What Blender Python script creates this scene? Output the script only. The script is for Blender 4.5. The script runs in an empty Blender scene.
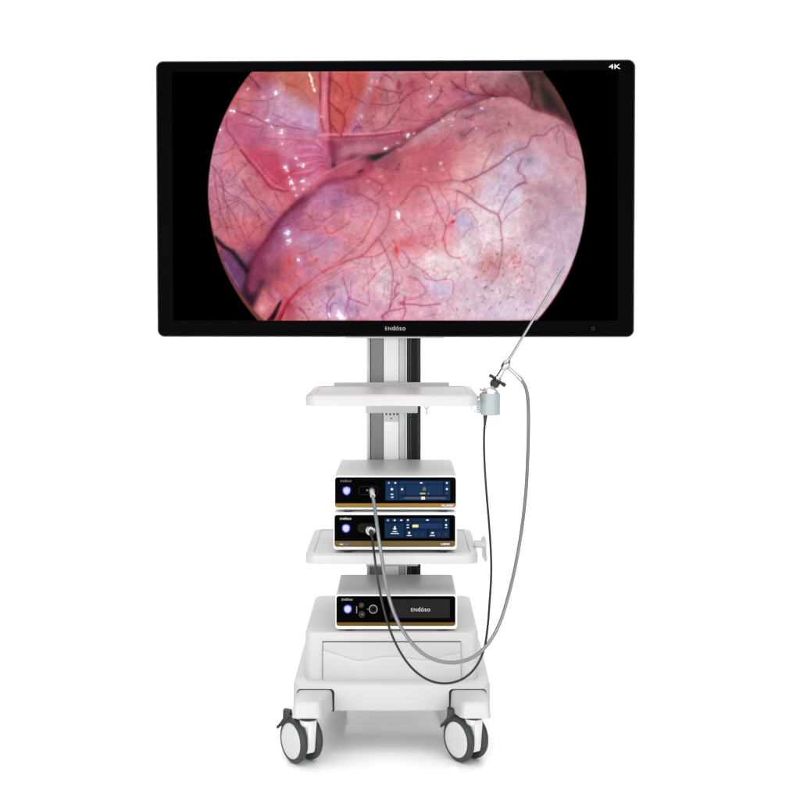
import bpy, bmesh, math, random
import numpy as np
from mathutils import Vector, Matrix
R = math.radians; PI = math.pi
# ------------------------------------------------ camera, light, exposure
scene = bpy.context.scene
FOC = 1353.0          # focal length in units of an 800-unit wide picture
DC = 3.5; ZC = 1.162  # camera distance in front of the shelf fronts, camera height
cam = bpy.data.objects.new('camera', bpy.data.cameras.new('camera'))
scene.collection.objects.link(cam); scene.camera = cam
cam.location = (0, -DC, ZC); cam.rotation_euler = (R(90), 0, 0)
cam.data.sensor_width = 36; cam.data.lens = FOC/800*36; cam.data.shift_y = -0.125
cam.data.clip_end = 500; cam.data.clip_start = .05
scene.view_settings.view_transform = 'Standard'; scene.view_settings.look = 'None'
scene.view_settings.exposure = 0; scene.view_settings.gamma = 1; scene.view_settings.use_curve_mapping = False
world = bpy.data.worlds.new('World'); scene.world = world; world.use_nodes = True
nt = world.node_tree; nt.nodes.clear()
wo = nt.nodes.new('ShaderNodeOutputWorld'); bg = nt.nodes.new('ShaderNodeBackground'); nt.links.new(bg.outputs[0], wo.inputs[0])
tc = nt.nodes.new('ShaderNodeTexCoord'); sp = nt.nodes.new('ShaderNodeSeparateXYZ'); nt.links.new(tc.outputs['Generated'], sp.inputs[0])
def mrange(src, a, b, c, d):
    m = nt.nodes.new('ShaderNodeMapRange'); m.interpolation_type = 'SMOOTHSTEP'; m.inputs[1].default_value = a; m.inputs[2].default_value = b
    m.inputs[3].default_value = c; m.inputs[4].default_value = d; nt.links.new(src, m.inputs[0]); return m.outputs[0]
def mmath(op, a, b):
    m = nt.nodes.new('ShaderNodeMath'); m.operation = op
    for i, v in enumerate((a, b)):
        if isinstance(v, float): m.inputs[i].default_value = v
        else: nt.links.new(v, m.inputs[i])
    return m.outputs[0]
# a white studio: bright behind the cart and overhead, dim behind the camera
wy = mrange(sp.outputs[1], -.75, .05, .55, 1.10)
wz = mrange(sp.outputs[2], .25, .9, 0., 1.15)
# dark zones added to the world at both sides, for dark edges on chrome
fx = mrange(mmath('ABSOLUTE', sp.outputs[0], 0.), .50, .62, 0., .93)
fy_ = mrange(sp.outputs[1], -.45, -.2, 0., 1.); fz = mrange(sp.outputs[2], .45, .75, 1., 0.)
side_darkening = mmath('SUBTRACT', 1., mmath('MULTIPLY', mmath('MULTIPLY', fx, fy_), fz))
nt.links.new(mmath('MULTIPLY', mmath('ADD', wy, wz), side_darkening), bg.inputs['Strength']); bg.inputs['Color'].default_value = (1, 1, 1, 1)
def fill_softbox(name, loc, target, sx, sy, power):
    l = bpy.data.lights.new(name, 'AREA'); l.shape = 'RECTANGLE'; l.size = sx; l.size_y = sy; l.energy = power
    o = bpy.data.objects.new(name, l); scene.collection.objects.link(o); o.location = loc
    o.rotation_euler = (Vector(target)-Vector(loc)).to_track_quat('-Z', 'Y').to_euler(); return o
fill_softbox('fill_softbox', (-2.4, -3.8, 1.0), (0, 0, .5), 2.0, 1.6, 56)  # unseen fill lamps added at both sides to brighten the fronts
fill_softbox('fill_softbox', (2.6, -3.8, 1.0), (0, 0, .5), 2.0, 1.6, 31)
fill_softbox('fill_softbox', (0, -4.4, .9), (0, 0, .15), 3.4, .8, 44)  # unseen low fill, added to lighten the floor under the cart

# ------------------------------------------------ helpers
C = scene.collection
def s(Y): return (DC+Y)/FOC
def X(px, Y=0.): return (px-400)*s(Y)
def Z(py, Y=0.): return ZC-(py-300)*s(Y)
def W(px, py, Y): return Vector((X(px, Y), Y, Z(py, Y)))
MATS = {}
def mat(name, col, rough=.5, metal=0., spec=.5, noise=0., nscale=40., bump=0., emit=None, estr=1., coat=0., stretch=None):
    if name in MATS: return MATS[name]
    m = bpy.data.materials.new(name); m.use_nodes = True; t = m.node_tree; b = t.nodes['Principled BSDF']
    b.inputs['Base Color'].default_value = (*col, 1); b.inputs['Roughness'].default_value = rough
    b.inputs['Metallic'].default_value = metal; b.inputs['Specular IOR Level'].default_value = spec
    b.inputs['Coat Weight'].default_value = coat
    if emit: b.inputs['Emission Color'].default_value = (*emit, 1); b.inputs['Emission Strength'].default_value = estr
    if noise or bump:
        co = t.nodes.new('ShaderNodeTexCoord'); mp = t.nodes.new('ShaderNodeMapping'); nz = t.nodes.new('ShaderNodeTexNoise')
        t.links.new(co.outputs['Object'], mp.inputs[0]); t.links.new(mp.outputs[0], nz.inputs['Vector'])
        if stretch: mp.inputs['Scale'].default_value = stretch
        nz.inputs['Scale'].default_value = nscale; nz.inputs['Detail'].default_value = 5
        if noise:
            r = t.nodes.new('ShaderNodeMapRange'); r.inputs[3].default_value = 1-noise; r.inputs[4].default_value = 1+noise
            x = t.nodes.new('ShaderNodeVectorMath'); x.operation = 'SCALE'; x.inputs[0].default_value = col
            t.links.new(nz.outputs[0], r.inputs[0]); t.links.new(r.outputs[0], x.inputs['Scale']); t.links.new(x.outputs[0], b.inputs['Base Color'])
            r2 = t.nodes.new('ShaderNodeMapRange'); r2.inputs[3].default_value = max(0, rough-.08); r2.inputs[4].default_value = min(1, rough+.08)
            t.links.new(nz.outputs[0], r2.inputs[0]); t.links.new(r2.outputs[0], b.inputs['Roughness'])
        if bump:
            bp = t.nodes.new('ShaderNodeBump'); bp.inputs['Strength'].default_value = bump; bp.inputs['Distance'].default_value = .0006
            t.links.new(nz.outputs[0], bp.inputs['Height']); t.links.new(bp.outputs[0], b.inputs['Normal'])
    MATS[name] = m; return m
def root(name, label, cat, loc=(0, 0, 0), group=None):
    o = bpy.data.objects.new(name, None); C.objects.link(o); o.location = loc; o.empty_display_size = .05
    o['label'] = label; o['category'] = cat
    if group: o['group'] = group
    return o
def tag(o, label, cat, group=None):
    o['label'] = label; o['category'] = cat
    if group: o['group'] = group
    return o
def origin(o):
    v = Vector((0, 0, 0))
    while o is not None: v += o.location; o = o.parent
    return v
def obj(name, bm, m, parent=None, smooth=True, local=False, ang=35, loc=None):
    """links a bmesh as one object; vertices are given in the world unless local"""
    if loc is None: loc = Vector((0, 0, 0))
    if not local:
        bmesh.ops.translate(bm, vec=-(origin(parent) if parent else Vector(loc)), verts=bm.verts)
    bmesh.ops.recalc_face_normals(bm, faces=bm.faces)
    me = bpy.data.meshes.new(name); bm.to_mesh(me); bm.free()
    ms = m if isinstance(m, (list, tuple)) else [m]
    for k in ms: me.materials.append(k)
    o = bpy.data.objects.new(name, me); C.objects.link(o)
    if smooth:
        me.shade_smooth()
        me.set_sharp_from_angle(angle=R(ang))
    if parent: o.parent = parent
    else: o.location = loc
    return o
def bevel(bm, edges, r, seg=3):
    bmesh.ops.bevel(bm, geom=list(edges), offset=r, segments=seg, profile=.5, affect='EDGES', clamp_overlap=True)
def box(x0, x1, y0, y1, z0, z1, r=0, seg=3, bm=None):
    b = bmesh.new(); v = [b.verts.new(p) for p in ((x0, y0, z0), (x1, y0, z0), (x1, y1, z0), (x0, y1, z0), (x0, y0, z1), (x1, y0, z1), (x1, y1, z1), (x0, y1, z1))]
    for f in ((0, 3, 2, 1), (4, 5, 6, 7), (0, 1, 5, 4), (1, 2, 6, 5), (2, 3, 7, 6), (3, 0, 4, 7)): b.faces.new([v[i] for i in f])
    if r: bevel(b, b.edges, r, seg)
    return merge(bm, b)
def merge(dst, src):
    if dst is None: return src
    me = bpy.data.meshes.new('t'); src.to_mesh(me); src.free(); dst.from_mesh(me); bpy.data.meshes.remove(me); return dst
def rrect(x0, x1, z0, z1, r, n=6):
    out = []
    for cx, cz, a in ((x1-r, z1-r, 0), (x0+r, z1-r, 90), (x0+r, z0+r, 180), (x1-r, z0+r, 270)):
        for k in range(n+1):
            t = R(a+90*k/n); out.append((cx+r*math.cos(t), cz+r*math.sin(t)))
    return out
def prism(pts, a0, a1, axis='y', r=0, seg=2, both=False, bm=None):
    """outline (2D) extruded along an axis; r rounds the rim at a0 (and a1)"""
    b = bmesh.new()
    f = {'y': lambda p, a: (p[0], a, p[1]), 'z': lambda p, a: (p[0], p[1], a), 'x': lambda p, a: (a, p[0], p[1])}[axis]
    A = [b.verts.new(f(p, a0)) for p in pts]; B = [b.verts.new(f(p, a1)) for p in pts]
    fa = b.faces.new(A); fb = b.faces.new(B[::-1]); n = len(pts)
    for i in range(n): b.faces.new((A[i], B[i], B[(i+1) % n], A[(i+1) % n]))
    bmesh.ops.recalc_face_normals(b, faces=b.faces)
    if r:
        e = list(fa.edges)+(list(fb.edges) if both else [])
        bevel(b, e, r, seg)
    return merge(bm, b)
def ring(po, pi, y0, y1, bm=None):
    """frame between two outlines with the same number of points, along y"""
    b = bmesh.new(); n = len(po)
    L = [[b.verts.new((p[0], y, p[1])) for p in P] for P, y in ((po, y0), (pi, y0), (pi, y1), (po, y1))]
    for k in range(4):
        A, B = L[k], L[(k+1) % 4]
        for i in range(n): b.faces.new((A[i], A[(i+1) % n], B[(i+1) % n], B[i]))
    return merge(bm, b)
def lathe(prof, base, axis, n=32, bm=None, closed=False):
    """profile of (radius, distance along axis)"""
    ax = Vector(axis).normalized(); u = ax.orthogonal().normalized(); v = ax.cross(u); base = Vector(base)
    b = bmesh.new(); rows = []
    for r_, h in prof:
        rows.append([b.verts.new(base+ax*h+(u*math.cos(2*PI*k/n)+v*math.sin(2*PI*k/n))*max(r_, 1e-5)) for k in range(n)])
    pairs = list(zip(rows, rows[1:]))+([(rows[-1], rows[0])] if closed else [])
    for A, B in pairs:
        for k in range(n): b.faces.new((A[k], A[(k+1) % n], B[(k+1) % n], B[k]))
    if not closed: b.faces.new(rows[0][::-1]); b.faces.new(rows[-1])
    bmesh.ops.remove_doubles(b, verts=b.verts, dist=1e-6)
    return merge(bm, b)
def catmull(P, n=8):
    P = [Vector(p) for p in P]; q = [2*P[0]-P[1]]+P+[2*P[-1]-P[-2]]; out = []
    for i in range(1, len(q)-2):
        a, b, c, d = q[i-1:i+3]
        for k in range(n):
            t = k/n; out.append(.5*(2*b+(c-a)*t+(2*a-5*b+4*c-d)*t*t+(3*b-a-3*c+d)*t**3))
    out.append(P[-1]); return out
def tube(P, r, n=14, bm=None, rad=None):
    b = bmesh.new(); rows = []; N = len(P); up = None
    for i, p in enumerate(P):
        t = (P[min(i+1, N-1)]-P[max(i-1, 0)]).normalized()
        up = (t.orthogonal() if up is None else up-t*up.dot(t)).normalized(); w = t.cross(up)
        rr = rad[i] if rad else r
        rows.append([b.verts.new(p+(up*math.cos(2*PI*k/n)+w*math.sin(2*PI*k/n))*rr) for k in range(n)])
    for A, B in zip(rows, rows[1:]):
        for k in range(n): b.faces.new((A[k], A[(k+1) % n], B[(k+1) % n], B[k]))
    b.faces.new(rows[0][::-1]); b.faces.new(rows[-1]); return merge(bm, b)
def torus(c, axis, Rr, r, n=28, m=10, sx=1., bm=None, up=None):
    ax = Vector(axis).normalized(); u = (Vector(up) if up else ax.orthogonal()).normalized(); v = ax.cross(u); P = []
    b = bmesh.new(); rows = []
    for k in range(n):
        a = 2*PI*k/n; d = u*math.cos(a)*sx+v*math.sin(a); dn = (u*math.cos(a)+v*math.sin(a)*sx).normalized(); p = Vector(c)+d*Rr
        rows.append([b.verts.new(p+(dn*math.cos(2*PI*j/m)+ax*math.sin(2*PI*j/m))*r) for j in range(m)])
    for i in range(n):
        A, B = rows[i], rows[(i+1) % n]
        for j in range(m): b.faces.new((A[j], A[(j+1) % m], B[(j+1) % m], B[j]))
    return merge(bm, b)
def text_bm(txt, size, th=.0002, bold=0., wide=1., space=1.):
    """lettering as a thin solid in the xz plane facing -y, lower left at the origin; returns bmesh and width"""
    cu = bpy.data.curves.new('t', 'FONT'); cu.body = txt; cu.size = size; cu.offset = bold; cu.extrude = th; cu.space_character = space; cu.resolution_u = 3
    o = bpy.data.objects.new('t', cu); C.objects.link(o); bpy.context.view_layer.update()
    me = bpy.data.meshes.new_from_object(o.evaluated_get(bpy.context.evaluated_depsgraph_get()))
    bpy.data.objects.remove(o); bpy.data.curves.remove(cu)
    b = bmesh.new(); b.from_mesh(me); bpy.data.meshes.remove(me)
    xs = [v.co.x for v in b.verts]; x0 = min(xs); w = (max(xs)-x0)*wide
    for v in b.verts: v.co = Vector(((v.co.x-x0)*wide, -v.co.z, v.co.y))
    return b, w
def wordmark(cx, cz, y, width, bold=-.004):
    """small-cap E N followed by lower case letters with an accent, as on the equipment"""
    out = bmesh.new(); x = 0.
    for t, sz, gap in (('E', .76, .16), ('N', .76, .14), ('d', 1., .12), ('ó', 1., .12), ('s', 1., .12), ('o', 1., 0)):
        b, w = text_bm(t, sz, th=.002, bold=bold)
        bmesh.ops.translate(b, vec=(x, 0, 0), verts=b.verts); merge(out, b); x += w+gap
    k = width/x
    for v in out.verts: v.co = Vector((cx+(v.co.x-x/2)*k, y+v.co.y*k, cz+(v.co.z-.27)*k))
    return out
def word(txt, cx, cz, y, width, height=None, bold=.01, wide=1.):
    b, w = text_bm(txt, 1., th=.002, bold=bold, wide=wide); k = width/w
    zs = [v.co.z for v in b.verts]; zm = (max(zs)+min(zs))/2; kz = k if height is None else height/(max(zs)-min(zs))
    for v in b.verts: v.co = Vector((cx+(v.co.x-w/2)*k, y+v.co.y*k, cz+(v.co.z-zm)*kz))
    return b
# ---------------------------------------------------------------- picture shown on the monitor, painted in numpy
SX0, SY0, SX1, SY1 = 206.0, 72.0, 587.0, 320.6      # the lit part of the screen, in picture units
SS = 2.6                                            # samples per unit
def paint_view():
    W = int((SX1-SX0)*SS); H = int((SY1-SY0)*SS)
    rg = np.random.RandomState(7)
    xs = SX0+(np.arange(W)+.5)/SS; ys = SY0+(np.arange(H)+.5)/SS
    X, Y = np.meshgrid(xs, ys)
    fy = np.fft.fftfreq(H)[:, None]; fx = np.fft.fftfreq(W)[None, :]
    fr = np.sqrt(fx*fx+fy*fy)
    def blur(a, s):                                 # s in picture units
        g = np.exp(-2*(math.pi*s*SS)**2*fr**2)
        if a.ndim == 2: return np.real(np.fft.ifft2(np.fft.fft2(a)*g))
        return np.stack([blur(a[..., i], s) for i in range(a.shape[-1])], -1)
    def band(lo, hi):                               # noise between two feature sizes
        n = blur(rg.randn(H, W), lo)-blur(rg.randn(H, W), hi)*0
        n = n-blur(n, hi); return n/n.std()
    # base colours on a coarse grid
    cols = [212, 237, 262, 287, 312, 337, 362, 387, 412, 437, 462, 487, 512, 537, 562, 587]
    rows = [80, 96, 117, 138, 160, 181, 202, 223, 245, 266, 287, 308]
    T = '''a0505a b4606a a84a54 c47c64 c47468 c8564e c4524a c07a82 b85e6a c47078 c06c78 a87682 98646c 4a3a38 463230 3c2c2a
a0505a c06068 b87088 c89ab0 c87468 c85c54 bf5048 c0727c bc5a68 c87c86 b25c76 a45560 925058 5c403c 4a302c 3c2c2a
a86078 c0607a c8809c c89ab8 bc90b8 ca5c62 b25a66 c07480 c06a76 c66c7c b26478 aa7078 b87c82 ae7880 4c3636 403030
c47090 c05c82 bc6486 cf86a0 ca7ca4 b83c54 c07688 bc6478 a84858 ba727e c0747e bc848c c0848c c492a0 b47c8a a8707a
c88298 d07680 c0506e c35f7f cf6c96 a0465e a45a72 8a4656 be5e6a c25a6a d48a90 d4a2a8 b8a2ba bea0b6 c89cac b48894
c67c94 c88296 cc6e7c c04662 cf7294 b4425e b85468 c25a68 c85e6c cc7078 dc9ca2 c8a4b0 c2aac4 c4a0b0 bc94a6 c49aa8
c07488 c88498 c47686 cc6474 c07492 aa6e96 c8748c ce6e7c d67a88 dc96a6 e0aab8 dcbec8 c8bad0 bc96a0 aa8296 c09aa4
c06c7e cc747e cc6e7e a4507a c87a92 d67e8c d892a6 d08296 dc96a4 dc92a0 ccb0c8 e0c8d2 d6bec8 b48ea2 ba9eb6 bc9cac
a85064 c66470 a04060 b86e8c c28cb0 cc88a0 d68490 d68c96 d87c8a de98a2 dccad2 d8c4d2 d4b4be cdafc3 c0a3ba b898b0
6a3058 6a4064 8c3e56 c05c6c cc8098 d68c9c d8a0ae dca4b4 dca6b4 e2cdd2 dcc8d2 c88f9a cc9ca8 cbafc3 c0a6be b898b0
502848 683c5c 78344a d26470 cb7c90 c89ab2 dcacba d4b8c2 d898aa cfb2ca cbaabe c8aabe cbb2c2 cdafc3 c8afc3 b898b0
502040 70402f c27076 b84c5e cd92a4 ccabc8 cd92b0 d69cb4 dc9caf d8aabe d4b6c6 cab6cc ccbccc d2b9cd c8afc3 b898b0'''
    G = np.array([[[int(c[i:i+2], 16) for i in (0, 2, 4)] for c in r.split()] for r in T.split('\n')], float)
    gx = np.interp(xs+0, cols, np.arange(16)); gy = np.interp(ys, rows, np.arange(12))
    # warp the lookup a little so that the patches have uneven outlines
    wx = band(6, 30)*.16; wy = band(6, 30)*.16
    U = np.clip(gx[None, :]+wx, 0, 14.999); V = np.clip(gy[:, None]+wy, 0, 10.999)
    iu = U.astype(int); iv = V.astype(int); fu = (U-iu); fv = (V-iv)
    sm = lambda t: t*t*(3-2*t)*.5+t*.5
    fu = sm(fu)[..., None]; fv = sm(fv)[..., None]
    img = (G[iv, iu]*(1-fu)+G[iv, iu+1]*fu)*(1-fv)+(G[iv+1, iu]*(1-fu)+G[iv+1, iu+1]*fu)*fv
    img = blur(img, 2.0)

    def spline(p, n=9, jit=0.0):
        p = np.array(p, float)
        if len(p) > 2:
            q = np.vstack([2*p[0]-p[1], p, 2*p[-1]-p[-2]]); out = []
            for i in range(1, len(q)-2):
                for t in np.arange(n)/n:
                    a, b, c, d = q[i-1], q[i], q[i+1], q[i+2]
                    out.append(.5*(2*b+(c-a)*t+(2*a-5*b+4*c-d)*t*t+(3*b-a-3*c+d)*t**3))
            out.append(p[-1]); p = np.array(out)
        else:
            t = np.linspace(0, 1, n)[:, None]; p = p[0]*(1-t)+p[1]*t
        if jit: p[1:-1] += rg.randn(len(p)-2, 2)*jit
        return p
    def dist(p, R):                                 # distance field of a polyline in its own box
        x0, y0 = p.min(0)-R; x1, y1 = p.max(0)+R
        a = max(0, int((x0-SX0)*SS)); b = min(W, int((x1-SX0)*SS)+2)
        c = max(0, int((y0-SY0)*SS)); d = min(H, int((y1-SY0)*SS)+2)
        if a >= b or c >= d: return None
        D = np.full((d-c, b-a), 99.); Tt = np.zeros((d-c, b-a)); n = len(p)-1
        for i in range(n):
            A, B = p[i], p[i+1]
            u0 = max(a, int((min(A[0], B[0])-R-SX0)*SS)); u1 = min(b, int((max(A[0], B[0])+R-SX0)*SS)+2)
            v0 = max(c, int((min(A[1], B[1])-R-SY0)*SS)); v1 = min(d, int((max(A[1], B[1])+R-SY0)*SS)+2)
            if u0 >= u1 or v0 >= v1: continue
            xx = X[v0:v1, u0:u1]-A[0]; yy = Y[v0:v1, u0:u1]-A[1]; e = B-A; L = (e@e)+1e-9
            t = np.clip((xx*e[0]+yy*e[1])/L, 0, 1)
            dd = np.hypot(xx-t*e[0], yy-t*e[1])
            S = D[v0-c:v1-c, u0-a:u1-a]; m = dd < S; S[m] = dd[m]
            Tt[v0-c:v1-c, u0-a:u1-a][m] = ((i+t)/n)[m]
        return slice(c, d), slice(a, b), D, Tt
    def stroke(p, w, col, al=.8, taper=.5, jit=.18, n=9, soft=1.0, both=False):
        p = spline(p, n, jit); r = dist(p, w*3+1)
        if r is None: return
        sy, sx, D, Tt = r
        ww = w*(1-taper*(np.abs(2*Tt-1) if both else Tt)**1.2)+.12
        a = (al*np.exp(-(D/ww)**(2/soft)))[..., None]
        img[sy, sx] = img[sy, sx]*(1-a)+np.array(col, float)*a
    def inside(p):
        p = np.array(p, float); m = np.zeros((H, W), bool); n = len(p)
        for i in range(n):
            x1, y1 = p[i]; x2, y2 = p[(i+1) % n]
            if y1 == y2: continue
            m ^= ((Y > min(y1, y2)) & (Y <= max(y1, y2)) & (X < (x2-x1)*(Y-y1)/(y2-y1)+x1))
        return m.astype(float)
    def poly(p, col, al=1., s=1.0, curve=True):
        p = spline(list(p)+[p[0]], 6)[:-1] if curve else p
        a = (blur(inside(p), s)*al)[..., None]
        img[:] = img*(1-a)+np.array(col, float)*a
        return a
    def blob(x, y, rx, ry, col, al, ang=0):
        c, s = math.cos(ang), math.sin(ang); Q = max(rx, ry)*2.7
        j0 = max(0, int((x-Q-SX0)*SS)); j1 = min(W, int((x+Q-SX0)*SS)+2); i0 = max(0, int((y-Q-SY0)*SS)); i1 = min(H, int((y+Q-SY0)*SS)+2)
        if j0 >= j1 or i0 >= i1: return
        dx = X[i0:i1, j0:j1]-x; dy = Y[i0:i1, j0:j1]-y
        u = dx*c+dy*s; v = -dx*s+dy*c
        a = (al*np.clip(np.exp(-((u/rx)**2+(v/ry)**2))-.001, 0, 1))[..., None]
        img[i0:i1, j0:j1] = img[i0:i1, j0:j1]*(1-a)+np.array(col, float)*a
    # ---- large forms
    ridge = [(396, 150), (400, 147.5), (410, 139.5), (419, 132.5), (428, 127), (437.5, 121), (447, 114), (455, 110), (470, 105.5), (480, 101), (490, 98), (500, 97), (511, 97.5), (522.5, 103), (532.5, 110), (545, 114), (560, 120), (570, 129), (577.5, 139), (584, 152)]
    poly([(280, 70), (322, 70), (324, 92), (319, 112), (305, 104), (293, 94), (283, 84)], (194, 98, 90), .6, 3.4)
    poly([(331, 70), (371, 70), (363, 95), (353, 118), (345, 135), (331, 135)], (196, 84, 82), .6, 2.8)
    poly([(370, 70), (384, 70), (372, 95), (362, 118), (352, 134), (346, 134), (356, 115), (364, 92)], (192, 120, 138), .75, 2.2)
    poly([(521, 70), (546, 70), (566, 95), (580, 128), (586, 150), (574, 133), (562, 120), (545, 113), (534, 110), (531, 98), (529, 86)], (62, 48, 46), .9, 1.2)
    for p, c in [([(535, 80), (538, 92), (540, 104)], (104, 70, 64)), ([(545, 82), (555, 98), (563, 112)], (98, 62, 52)), ([(556, 90), (566, 106), (572, 120)], (112, 66, 54)), ([(533, 96), (537, 104), (541, 112)], (130, 84, 84)), ([(548, 96), (556, 110), (562, 118)], (44, 36, 38)), ([(552, 76), (562, 90)], (120, 70, 60)), ([(541, 90), (548, 106), (551, 113)], (46, 38, 40))]:
        stroke(p, 3.4, c, .5, .2)
    # pale organ crest: soft dark shade above, light just below
    stroke(ridge, 5, (120, 52, 66), .45, 0, 0)
    poly(ridge+[(592, 175), (592, 200), (520, 130), (470, 128), (420, 145), (402, 152)], (190, 130, 140), .55, 1.0)
    stroke([(x-1, y+6) for x, y in ridge[3:]], 4.5, (202, 144, 152), .4, 0, 0)
    stroke(ridge[1:], 1.0, (112, 52, 68), .6, .3, .1)
    # thin bright fold, the upright band, the dark cleft
    poly([(319.5, 70), (330.5, 70), (329.5, 100), (330, 134), (334, 140), (326, 140), (318, 128), (320, 104)], (208, 104, 122), .85, .8)
    stroke([(320, 70), (320.5, 90), (319.5, 106), (321, 120), (324, 132)], 1.1, (150, 52, 70), .75, .2)
    stroke([(331, 70), (329.5, 88), (329, 104), (330, 120), (331, 134)], 1.5, (150, 44, 56), .8, .2)
    stroke([(324.5, 80), (324.5, 100), (324, 120)], 1.6, (226, 138, 152), .55, .3)
    poly([(330, 138), (345, 137), (370, 137), (398, 134), (403, 137), (396, 145), (380, 149), (360, 153), (345, 158), (334, 166), (330, 160)], (158, 76, 98), .75, 1.5)
    poly([(343, 147), (360, 144), (378, 144), (372, 150), (352, 155), (340, 158)], (196, 122, 142), .7, 2.0)
    poly([(403, 141), (396, 148), (386, 155), (374, 161.5), (366, 161.5), (360, 160), (352, 162), (366, 156), (380, 153), (392, 149), (399, 144)], (48, 38, 44), .92, 1.2)
    stroke([(331, 139), (333, 152), (334, 168)], 3.4, (130, 48, 74), .7, -.2)
    blob(334, 167, 2.6, 3.5, (48, 28, 40), .9)
    stroke([(298, 140), (318, 138), (332, 136.5), (352, 136), (376, 135), (400, 132.5)], 3.2, (204, 106, 130), .7, .3, .1)
    stroke([(330, 137.5), (352, 137), (376, 136), (402, 132.5)], 1.1, (158, 50, 72), .8, .2, .1)
    stroke([(306, 136.5), (332, 134.6), (360, 134), (400, 131)], .9, (224, 144, 164), .6, .4, .1)
    stroke([(404, 140), (409, 136), (418, 131)], 1.5, (120, 40, 58), .8, .4)
    stroke([(402, 133), (420, 130), (428, 124)], 2.4, (150, 56, 76), .6, .5)
    # ridge running down to the left, its shade and the violet flank
    poly([(345, 158), (362, 156), (369, 161), (366, 170), (352, 175), (338, 177), (322, 185), (306, 198), (296, 208), (292, 204), (306, 190), (324, 174), (336, 165)], (188, 84, 104), .65, 2.0)
    poly([(372, 161), (366, 171), (350, 176), (334, 178), (322, 182), (314, 190), (326, 186), (350, 180), (362, 176), (374, 170)], (146, 40, 66), .75, 1.3)
    stroke([(298, 195), (312, 183), (328, 172), (346, 163), (360, 158)], 1.8, (212, 118, 138), .5, .7)
    blob(361, 171, 5, 2, (84, 22, 40), .8, -.5); blob(367, 164, 6, 4, (120, 36, 58), .6, -.5); blob(352, 157, 9, 3, (104, 40, 60), .5, -.35)
    poly([(326, 182), (345, 180), (352, 190), (345, 203), (328, 208), (314, 200), (318, 190)], (166, 104, 148), .5, 4)
    poly([(303, 194), (292, 204), (284, 213), (276, 224), (266, 240), (256, 256), (249, 268), (244, 284), (245, 298), (252, 309), (258, 300), (262, 280), (270, 262), (282, 242), (292, 226), (302, 212), (312, 198), (320, 190), (310, 192)], (132, 52, 84), .72, 1.8)
    poly([(290, 215), (300, 212), (296, 228), (285, 240), (276, 256), (268, 268), (266, 260), (275, 240)], (172, 108, 150), .55, 3)
    stroke([(303, 199), (287, 212), (277, 223.5), (266, 240), (254, 258), (247, 270)], 2.6, (110, 40, 66), .7, .1)
    poly([(251, 258), (247, 268), (243, 279), (240, 290), (243, 298), (251, 310), (255, 303), (259, 292), (263, 280), (260, 280), (255, 290), (249, 292), (247, 284), (250, 270)], (44, 28, 38), .85, 2.2)
    poly([(218, 248), (231, 253), (238, 260), (245, 271), (243, 282), (239, 291), (229, 277), (221, 260)], (104, 60, 100), .85, 1)
    blob(256, 286, 3.5, 8, (128, 52, 76), .65, .25); blob(250, 274, 3, 8, (112, 44, 70), .5, .2)
    stroke([(215, 238), (223, 246), (231, 251), (238, 259), (246, 270)], 2.4, (44, 26, 40), .92, -.2, .1)
    stroke([(224, 262), (232, 276), (238, 286)], .9, (170, 120, 150), .5, .4)
    stroke([(213, 244), (221, 262), (232, 285), (242, 300)], 1.2, (160, 70, 90), .4, 0)
    # red muscle patch upper left, its pale edge and folds running to the cleft
    poly([(241, 153), (258, 148), (276, 153), (284, 166), (291, 182), (288, 190), (274, 190), (264, 181), (252, 167)], (198, 64, 94), .6, 3.4)
    stroke([(241, 150), (251, 163), (262, 176), (270, 187), (280, 190), (288, 191)], 1.0, (150, 50, 80), .75, .2)
    stroke([(253, 160), (264, 174), (273, 184), (285, 190)], .8, (226, 150, 160), .4, .3)
    stroke([(258, 160), (268, 172), (279, 183)], .6, (216, 130, 145), .35, .3)
    poly([(284, 94), (298, 100), (316, 118), (322, 132), (300, 134), (280, 122), (270, 108)], (200, 150, 180), .4, 5)
    for k in range(15):
        y0 = 140+k*2.5+rg.rand(); xx = 300+rg.rand()*8
        stroke([(xx-10+rg.rand()*6, y0-2+k*.4), (xx+8, y0-1), (322, 148+k*1.3), (331, 160+k*.7)], .75, (168, 60, 96) if k % 3 else (228, 150, 176), .32, .5)
    for k in range(18):                             # fine creases fanning over the pale fold
        t = k/17.
        stroke([(262+rg.rand()*14, 112+20*t), (290, 121+15*t+rg.randn()), (318, 131+6*t)], .55, (158, 86, 130), .26, .6)
    # strands lower left
    poly([(264, 322), (271, 314), (277, 304), (281.5, 299), (279, 308), (272, 322)], (50, 22, 30), .95, .6)
    stroke([(300, 289), (290, 300), (282, 312), (276, 322)], 2.2, (176, 34, 54), .8, .2)
    stroke([(290, 304), (284, 313), (279, 322)], 1.4, (120, 20, 38), .8, .2)
    stroke([(306, 284), (296, 295), (286, 310), (281, 322)], 1.2, (222, 120, 136), .6, .3)
    poly([(270, 290), (276, 290), (281, 298), (277, 302), (273, 298)], (200, 128, 160), .55, 1.4)
    poly([(257, 302), (264, 288), (270, 296), (276, 304), (268, 314), (260, 318), (253, 311)], (206, 112, 122), .65, 2.6)
    blob(261, 308, 4, 4, (224, 156, 156), .7)
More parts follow.
